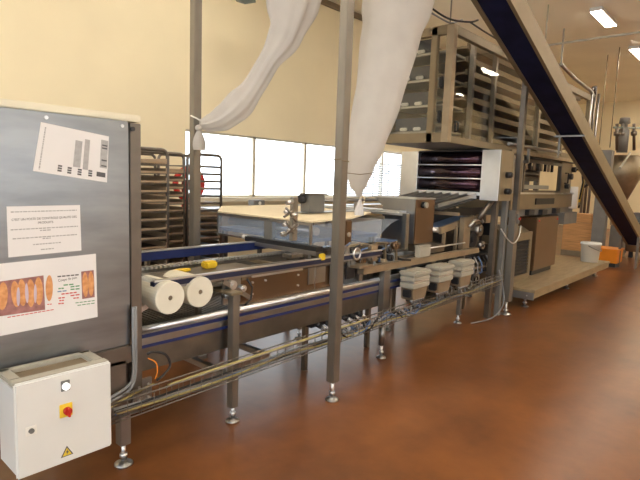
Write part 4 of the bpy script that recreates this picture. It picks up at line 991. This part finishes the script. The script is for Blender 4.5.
for k in range(9):
    x = 7.25 + .16 * k; obj('spindle', G().cyl((x, 2.72, 1.83), (x, 2.72, 1.97), .022, 8), 'steel_tan' if k % 2 else 'rubber_black', t)
obj('header_strip', G().box(6.75, 8.7, 2.68, 2.70, 1.955, 2.0), 'dark_metal', t)
obj('guard_rail', G().cyl((6.2, 2.50, 2.10), (8.2, 2.52, 2.12), .022, 10), 'steel', t)
obj('rail_stay', G().box(6.9, 6.94, 2.51, 2.64, 1.9, 1.94), 'steel', t); obj('rail_stay', G().box(6.9, 6.93, 2.50, 2.53, 1.9, 2.10), 'steel', t)
for (x, z, r) in ((9.15, 1.78, .05), (9.0, 1.62, .04), (9.3, 1.90, .045)): obj('hand_wheel', G().cyl((x, 2.58, z), (x, 2.64, z), r, 12), 'rubber_black', t)
for (x, z) in ((7.35, 1.22), (7.9, 1.21), (8.5, 1.22)): obj('junction', G().box(x, x + .22, 2.60, 2.66, z - .03, z + .05), 'dark_metal', t, .004)
for k in range(4):
    obj('hose', G().tube([(9.45 + .05 * k, 2.62, 1.9), (9.7 + .05 * k, 2.6, 1.95), (9.85 + .03 * k, 2.6, 1.7), (9.8, 2.62, 1.4 - .05 * k)], .016, 6), ['rubber_black', 'yellow', 'steel', 'rubber_black'][k], t)

# louvered box and brown cabinet under it
t = thing('louvred_cabinet', 'tan framed cabinet with dark louvred grille on the platform', 'cabinet', (7.1, 2.75, .28))
obj('case', G().box(6.66, 7.55, 2.62, 3.1, .285, .93), 'tan_paint', t, .006)
obj('frame', G().box(6.66, 7.55, 2.595, 2.62, .285, .36).box(6.66, 7.55, 2.595, 2.62, .85, .96).box(6.66, 6.75, 2.595, 2.62, .36, .85).box(7.46, 7.55, 2.595, 2.62, .36, .85), 'tan_paint', t, .004)
obj('grille_back', G().box(6.75, 7.46, 2.617, 2.622, .36, .85), 'dark_metal', t)
for k in range(11): obj('louvre', G().bar((6.75, 2.61, .385 + k * .044), (7.46, 2.61, .385 + k * .044), .022, .004, (0, -.6, 1)), 'dark_metal', t)
obj('sloping_top', G().prism_x([(2.60, .93), (3.1, .93), (3.1, 1.02), (2.75, 1.02)], 6.66, 7.55), 'tan_paint', t)
t = thing('brown_cabinet', 'plain brown reflecting steel cabinet right of the louvred one', 'cabinet', (8.2, 2.8, .28))
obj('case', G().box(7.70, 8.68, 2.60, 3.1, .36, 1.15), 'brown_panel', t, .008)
obj('plinth', G().box(7.76, 8.62, 2.64, 3.08, .285, .36), 'dark_metal', t)
obj('hinge_knob', G().cyl((7.78, 2.585, 1.10), (7.78, 2.60, 1.10), .012, 10).cyl((8.6, 2.585, 1.10), (8.6, 2.60, 1.10), .012, 10), 'red', t)

# platform
t = thing('walk_platform', 'low tan walking platform on feet beside the machines', 'platform', (8.6, 2.6, 0))
obj('deck', G().box(6.66, 10.55, 2.2, 3.3, .245, .285), 'platform', t, .004)
obj('skirt', G().box(6.67, 10.54, 2.215, 2.235, .17, .245), 'platform', t, .002)
obj('end_skirt', G().box(6.665, 6.68, 2.215, 3.29, .15, .245), 'steel', t, .002)
for x in (6.76, 6.78): pass
for y in (2.3, 2.55): obj('bolt', G().cyl((6.655, y, .2), (6.666, y, .2), .010, 8), 'steel_bright', t)
for x in (6.9, 8.7, 10.4):
    for y in (2.4, 3.2): foot(t, x, y, .25, .015, .05)

# bucket and crate
p = PZ(590.5, 262, .285); s_b = depth(p) / F
t = thing('plastic_bucket', 'white plastic bucket with handle standing at the far end of the platform', 'bucket', (p.x, 2.45, .285))
bx_, by_ = PY(590, 255, 2.45).x, 2.45
bb = 10.1
BR = 9.3 * depth(Vector((PY(590, 255, 2.45)))) / F; BH = 19.5 * depth(Vector((PY(590, 255, 2.45)))) / F
bx_ = min(bx_, 10.5 - BR)
obj('pail', G().lathe((bx_, by_, .286), [(BR * .84, 0), (BR * .97, BH * .9), (BR * 1.0, BH * .9)]), 'white_plastic', t)
obj('lid_rim', G().lathe((bx_, by_, .286), [(BR * 1.04, BH * .88), (BR * 1.04, BH * .96), (BR * .98, BH), (BR * .5, BH * .99)]), 'white_plastic', t)
obj('bucket_handle', G().tube([Vector((bx_, by_, .286 + BH * .85)) + Vector((BR * 1.05 * math.cos(a_), -BR * 1.05 * abs(math.sin(a_)), -BH * .25 * abs(math.sin(a_)))) for a_ in [math.pi * k / 14 for k in range(15)]], .006, 6), 'grey_paint', t)
t = thing('orange_crate', 'orange plastic crate behind the white bucket', 'crate', (11.3, 2.6, 0))
cp = PY(607, 256, 2.6)
cw = 8.5 * depth(cp) / F
cx0, cx1 = cp.x - cw * 1.7, cp.x + cw * 1.2
obj('tub', G().prism_y([(cx0 + .04, .08), (cx1 - .04, .08), (cx1, .36), (cx0, .36)], 2.35, 2.75), 'orange', t, .01)
obj('rim', G().box(cx0 - .02, cx1 + .02, 2.33, 2.77, .345, .375), 'orange', t, .006)
obj('skid', G().box(cx0 + .05, cx1 - .05, 2.38, 2.72, 0, .081), 'dark_metal', t)

# conveyor support post in front
t = thing('support_post', 'tall dark steel post on a foot carrying the inclined conveyor', 'post', (6.29, 2.42, 0))
obj('lower_post', G().box(6.22, 6.34, 2.36, 2.44, .17, 1.30), 'post_steel', t, .004)
obj('upper_post', G().box(6.25, 6.33, 2.36, 2.42, 1.30, 2.84), 'steel_dull', t, .004)
foot(t, 6.28, 2.41, .18, .016, .07)
t = thing('valve_post', 'grey upright beside the knobs, left of the tall dark post', 'post', (6.16, 2.42, 0))
obj('upright', G().box(6.12, 6.19, 2.44, 2.50, 0, 1.98), 'grey_paint', t, .004)
p = PY(524, 216.5, 2.34); t = thing('emergency_button', 'small red button on the tall dark post', 'button', (p.x, 2.34, p.z))
obj('button', G().cyl((6.30, 2.325, 1.2), (6.30, 2.345, 1.2), .014, 14), 'red', t)
obj('button_box', G().box(6.265, 6.335, 2.345, 2.36, 1.14, 1.26), 'grey_paint', t, .004)
t.location = (6.3, 2.35, 1.14)
for c_ in t.children: c_.location = c_.location + Vector((p.x, 2.34, p.z)) - Vector((6.3, 2.35, 1.14))
cable('cable', [(5.86, 2.38, 1.10), (5.95, 2.33, .98), (6.1, 2.31, .92), (6.28, 2.32, .99), (6.34, 2.33, 1.12)], .008, 'steel_bright', 'pale cable drooping across the tall dark post')

# ------------------------------------------------------------------ inclined conveyor
D = Vector((ray(785, 446))).normalized(); nrm = D.cross(Vector((0, 1, 0))).normalized()
if nrm.z < 0: nrm = -nrm
A = PY(475, 0, 2.35); A = A - D * 1.4
Ln = 9.9
t = thing('inclined_conveyor', 'long inclined conveyor with navy underside and tan side frames', 'conveyor', (8.0, 2.2, 1.4))
Yf, Yn = 2.35, 2.065
Yc = (Yf + Yn) / 2
def ib(name, ya, yb, h0, h1, mm, s0=0., s1=1.):
    p = A + D * (Ln * s0); q = A + D * (Ln * s1)
    y = (ya + yb) / 2; n_ = nrm * ((h0 + h1) / 2)
    P = Vector((p.x, y, p.z)) + n_; Q_ = Vector((q.x, y, q.z)) + n_
    return obj(name, G().bar(P, Q_, abs(yb - ya), h1 - h0, nrm), mm, t)
ib('belt', Yn + .0, Yf - .0, .001, .02, 'navy_belt'); ib('belt_top', Yn + .02, Yf - .02, .11, .12, 'navy_belt')
ib('side_frame', Yn - .03, Yn - .0, -.01, .20, 'olive_frame'); ib('side_frame', Yf, Yf + .03, -.01, .15, 'olive_frame')
ib('bottom_flange', Yn - .03, Yn + .006, -.014, 0.0, 'olive_frame'); ib('bottom_flange', Yf - .015, Yf + .03, -.012, 0.0, 'olive_frame')
p = A + D * Ln
obj('tail_roller', G().cyl((p.x, Yn, p.z + .05), (p.x, Yf, p.z + .05), .05, 16), 'steel', t)
p = PY(571, 126, 2.2)
cbx = A + D * ((p.x - A.x) / D.x)
obj('cross_bracket', G().box(cbx.x - .02, cbx.x + .02, Yn - .05, Yf + .05, cbx.z - .04, cbx.z - .02).bar((cbx.x, Yf - .02, cbx.z - .03), (cbx.x, Yf - .02, cbx.z - .32), .02, .02), 'steel', t)
e_ = A + D * (Ln * .93)
for y in (Yn - .015, Yf + .015):
    obj('leg', G().box(e_.x - .035, e_.x + .035, y - .02, y + .02, 0, e_.z + .02), 'steel_dull', t)
for s in (.05, .2):
    e2 = A + D * (Ln * s)
    if e2.z < H: obj('ceiling_hanger', G().cyl((e2.x, Yf + .02, e2.z + .1), (e2.x, Yf + .02, H), .008, 8), 'steel', t)

# ------------------------------------------------------------------ far background equipment
def facebox(g, px0, px1, pyt, pyb, X, dx, pad=0.):
    a_ = PX(px0, (pyt + pyb) / 2, X); b_ = PX(px1, (pyt + pyb) / 2, X); zt = PX((px0 + px1) / 2, pyt, X).z
    zb = 0 if pyb is None else max(0, PX((px0 + px1) / 2, pyb, X).z)
    return g.box(X, X + dx, b_.y, a_.y, zb, zt)
XB = 13.0
t = thing('wooden_crate', 'brown wooden crate stack behind the bucket', 'crate', (XB + .3, 3.6, 0))
obj('lower_crate', facebox(G(), 562, 592, 222.5, 251, XB, .7), 'wood_crate', t, .01)
obj('upper_crate', facebox(G(), 570, 591, 214, 222.6, XB + .02, .6), 'wood_crate', t, .01)
q = facebox(G(), 561, 592, 251, 300, XB - .02, .75); zb = PX(577, 251, XB).z
q0 = PX(561, 251, XB).y; q1 = PX(592, 251, XB).y
obj('pallet', G().box(XB - .02, XB + .73, q1, q0, 0, max(.06, zb)), 'trim_dark', t)
t = thing('grey_column', 'broad grey machine column between wooden crates and inclined conveyor', 'column', (12.2, 3.0, 0))
a_ = PX(592.5, 220, 12.6).y; b_ = PX(605, 220, 12.6).y
obj('column', G().box(12.6, 12.85, b_, a_, .02, PX(598, 150, 12.6).z), 'grey_paint', t, .01)
obj('base', G().box(12.55, 12.9, b_ - .04, a_ + .04, 0, .02), 'dark_metal', t)
obj('valve', G().tube([PX(584, 187, 12.56), PX(590, 183, 12.56), PX(596, 186, 12.56)], .03, 8), 'rubber_black', t)
t = thing('grey_panel_cabinet', 'dull grey cabinet with tan edge behind the foot of the inclined conveyor', 'cabinet', (12.5, 2.7, 0))
a_ = PX(608, 250, 13.6).y; b_ = PX(622, 250, 13.6).y; zt = PX(615, 225.5, 13.6).z
obj('case', G().box(13.6, 14.1, b_, a_, .08, zt), 'grey_paint', t, .01)
obj('plinth', G().box(13.65, 14.05, b_ + .02, a_ - .02, 0, .08), 'dark_metal', t)
obj('edge_strip', G().box(13.58, 13.64, b_ - .05, b_ - .001, .05, zt), 'steel_tan', t)
obj('instrument', facebox(G(), 610, 618, 218, 225.5, 13.65, .2), 'steel_tan', t, .01)
t = thing('control_desk', 'dark brown machine body at the right edge behind the conveyor foot', 'machine', (13.0, 2.2, 0))
a_ = PX(625, 250, 13.9).y; b_ = a_ - .9; zt = PX(632, 226, 13.9).z
obj('body', G().box(13.9, 14.6, b_, a_, .15, zt), 'brown_panel', t, .02)
obj('hood', G().prism_y([(13.9, zt), (14.6, zt), (14.6, zt + .3), (14.2, zt + .3)], b_, a_), 'dark_metal', t)
for y in (b_ + .1, a_ - .1): obj('foot', G().box(14.0, 14.1, y - .04, y + .04, 0, .15), 'dark_metal', t)
# silo / mixer with valves on top, far right
sc0 = PY(625, 160, 3.4)
def fr_(px_, py_, Y=3.4): return PY(px_, py_, Y)
t = thing('dosing_hopper', 'large tan funnel hopper with valves and pump on top at the right', 'hopper', (sc0.x, 3.4, 0))
K = depth(sc0) / F
obj('funnel', G().lathe((fr_(630, 160).x, 3.6, 0), [(K * 6, fr_(630, 205).z), (K * 19, fr_(630, 176).z), (K * 19, fr_(630, 156).z)], 28), 'hopper_steel', t)
obj('stand', G().box(fr_(630, 160).x - .3, fr_(630, 160).x - .2, 3.5, 3.6, 0, fr_(630, 165).z).box(fr_(630, 160).x + .2, fr_(630, 160).x + .3, 3.5, 3.6, 0, fr_(630, 165).z).cyl((fr_(630, 160).x, 3.6, .9), (fr_(630, 160).x, 3.6, fr_(630, 200).z), K * 5, 14), 'steel_dull', t)
obj('pump', G().lathe((fr_(628, 130).x, 3.5, 0), [(K * 5, fr_(628, 153).z), (K * 5, fr_(628, 130).z), (K * 3, fr_(628, 128).z), (K * 3, fr_(628, 124).z), (K * 5.2, fr_(628, 123).z), (K * 4.6, fr_(628, 117).z)], 16), 'grey_paint', t)
obj('manifold', G().cyl(fr_(614, 127.5, 3.5), fr_(640, 128, 3.5), K * 1.0, 10), 'teal_grey', t)
for x_ in (617, 623, 634): obj('valve', G().cyl(fr_(x_, 150, 3.5), fr_(x_, 124, 3.5), K * 1.5, 10).cyl(fr_(x_, 135, 3.5), fr_(x_, 132, 3.5), K * 3, 10), 'steel_dull', t)
obj('pipe', G().cyl(fr_(620, 168, 3.3), fr_(630, 153, 3.3), K * 1.1, 10), 'beige_plastic', t)
# curved duct and vertical pipes near px 592..600
t = thing('vertical_pipes', 'bundle of upright pipes with a curved duct beyond the inclined conveyor', 'pipes', (fr_(597, 100, 3.9).x, 3.9, 0))
K = depth(fr_(596, 100, 3.9)) / F
for x_, mm, yt in ((592.5, 'steel', 88), (596, 'steel_dull', 86), (599, 'steel', 94)):
    p = fr_(x_, yt, 3.9); obj('pipe', G().cyl((p.x, 3.9, 0), (p.x, 3.9, p.z), K * 1.3, 10), mm, t)
pts = [fr_(561, 64, 3.9), fr_(574, 78, 3.9), fr_(583, 85, 3.9), fr_(590, 90, 3.9), fr_(594, 96, 3.9)]
obj('duct', G().tube(pts, K * 1.6, 10), 'steel', t)
obj('cap', G().ball(fr_(594, 88.5, 3.9), K * 2.4), 'dark_metal', t)
obj('bracket_bar', G().bar(fr_(561, 65, 3.9), fr_(561, 65, 3.9) + Vector((0, 0, 1.0)), .03, .03), 'steel', t)
# suspended pipe across the ceiling, thin ceiling rods
pz = 4.3
a_ = PZ(545, 45.5, pz); b_ = Vector((a_.x, -2.0, pz))
t = thing('suspended_pipe', 'thin pale pipe hung below the ceiling at the top right', 'pipe', (a_.x, 1.0, pz))
obj('pipe', G().cyl(a_, b_, .018, 8), 'beige_plastic', t)
obj('hanger', G().cyl(a_, (a_.x, a_.y, H), .014, 8).cyl((a_.x, -1.0, pz), (a_.x, -1.0, H), .014, 8), 'beige_plastic', t)
for i, (x_, Yq) in enumerate(((607.5, 3.7), (618.5, 3.3), (524, 4.9))):
    p = PY(x_, 60, Yq)
    z0 = PY(x_, 150, Yq).z if i < 2 else EZ1
    tag(obj('hanging_rod', G().cyl((p.x, Yq, z0), (p.x, Yq, H), .012, 6), 'tan_paint'), ('thin rod hanging from the ceiling, left one above the hopper', 'thin rod hanging from the ceiling, right one above the hopper', 'thin rod from ceiling to enclosure roof')[i], 'rod', 'ceiling rods')
# grey-green loudspeaker-like box at top
p = PY(245, 4, 6.2)
t = thing('hanging_fitting', 'grey green angular fitting cut off by the top edge above the windows', 'fitting', (p.x, 6.2, p.z))
K = depth(p) / F
obj('fitting', G().lathe((p.x, 6.2, p.z), [(.01, 0), (K * 14, K * 5), (K * 14, K * 12)], 4), 'teal_grey', t)
obj('bracket', G().cyl((p.x, 6.2, p.z + K * 12), (p.x, 6.2, H), .02, 8), 'grey_paint', t)

# ------------------------------------------------------------------ daylight
w = bpy.data.worlds.new('World'); sc.world = w; w.use_nodes = True
bg = w.node_tree.nodes['Background']; bg.inputs['Color'].default_value = (.86, .93, 1, 1); bg.inputs['Strength'].default_value = 4.4
def portal(x0, x1, y, z0, z1, ry):
    l = bpy.data.lights.new('daylight_portal', 'AREA'); l.shape = 'RECTANGLE'; l.size = x1 - x0; l.size_y = z1 - z0; l.cycles.is_portal = True
    o = bpy.data.objects.new('daylight_portal', l); COL.objects.link(o); o.location = ((x0 + x1) / 2, y, (z0 + z1) / 2); o.rotation_euler = (ry, 0, 0)
portal(WX0, WX1, Y1 + .18, WZ0, WZ1, -math.pi / 2)
portal(VX0, VX1, Y0 - .18, VZ0, VZ1, math.pi / 2)
l = bpy.data.lights.new('daylight_portal', 'AREA'); l.shape = 'RECTANGLE'; l.size = LZ1 - LZ0; l.size_y = LY1 - LY0; l.cycles.is_portal = True
o = bpy.data.objects.new('daylight_portal', l); COL.objects.link(o); o.location = (X0 - .18, (LY0 + LY1) / 2, (LZ0 + LZ1) / 2); o.rotation_euler = (0, -math.pi / 2, 0)

vs = sc.view_settings
vs.view_transform = 'Standard'; vs.look = 'None'; vs.gamma = 1; vs.use_curve_mapping = False; vs.exposure = 0.2
sc.cycles.use_denoising = True; sc.cycles.use_adaptive_sampling = False; sc.cycles.sample_clamp_indirect = 6
sc.cycles.max_bounces = 8; sc.cycles.transparent_max_bounces = 16
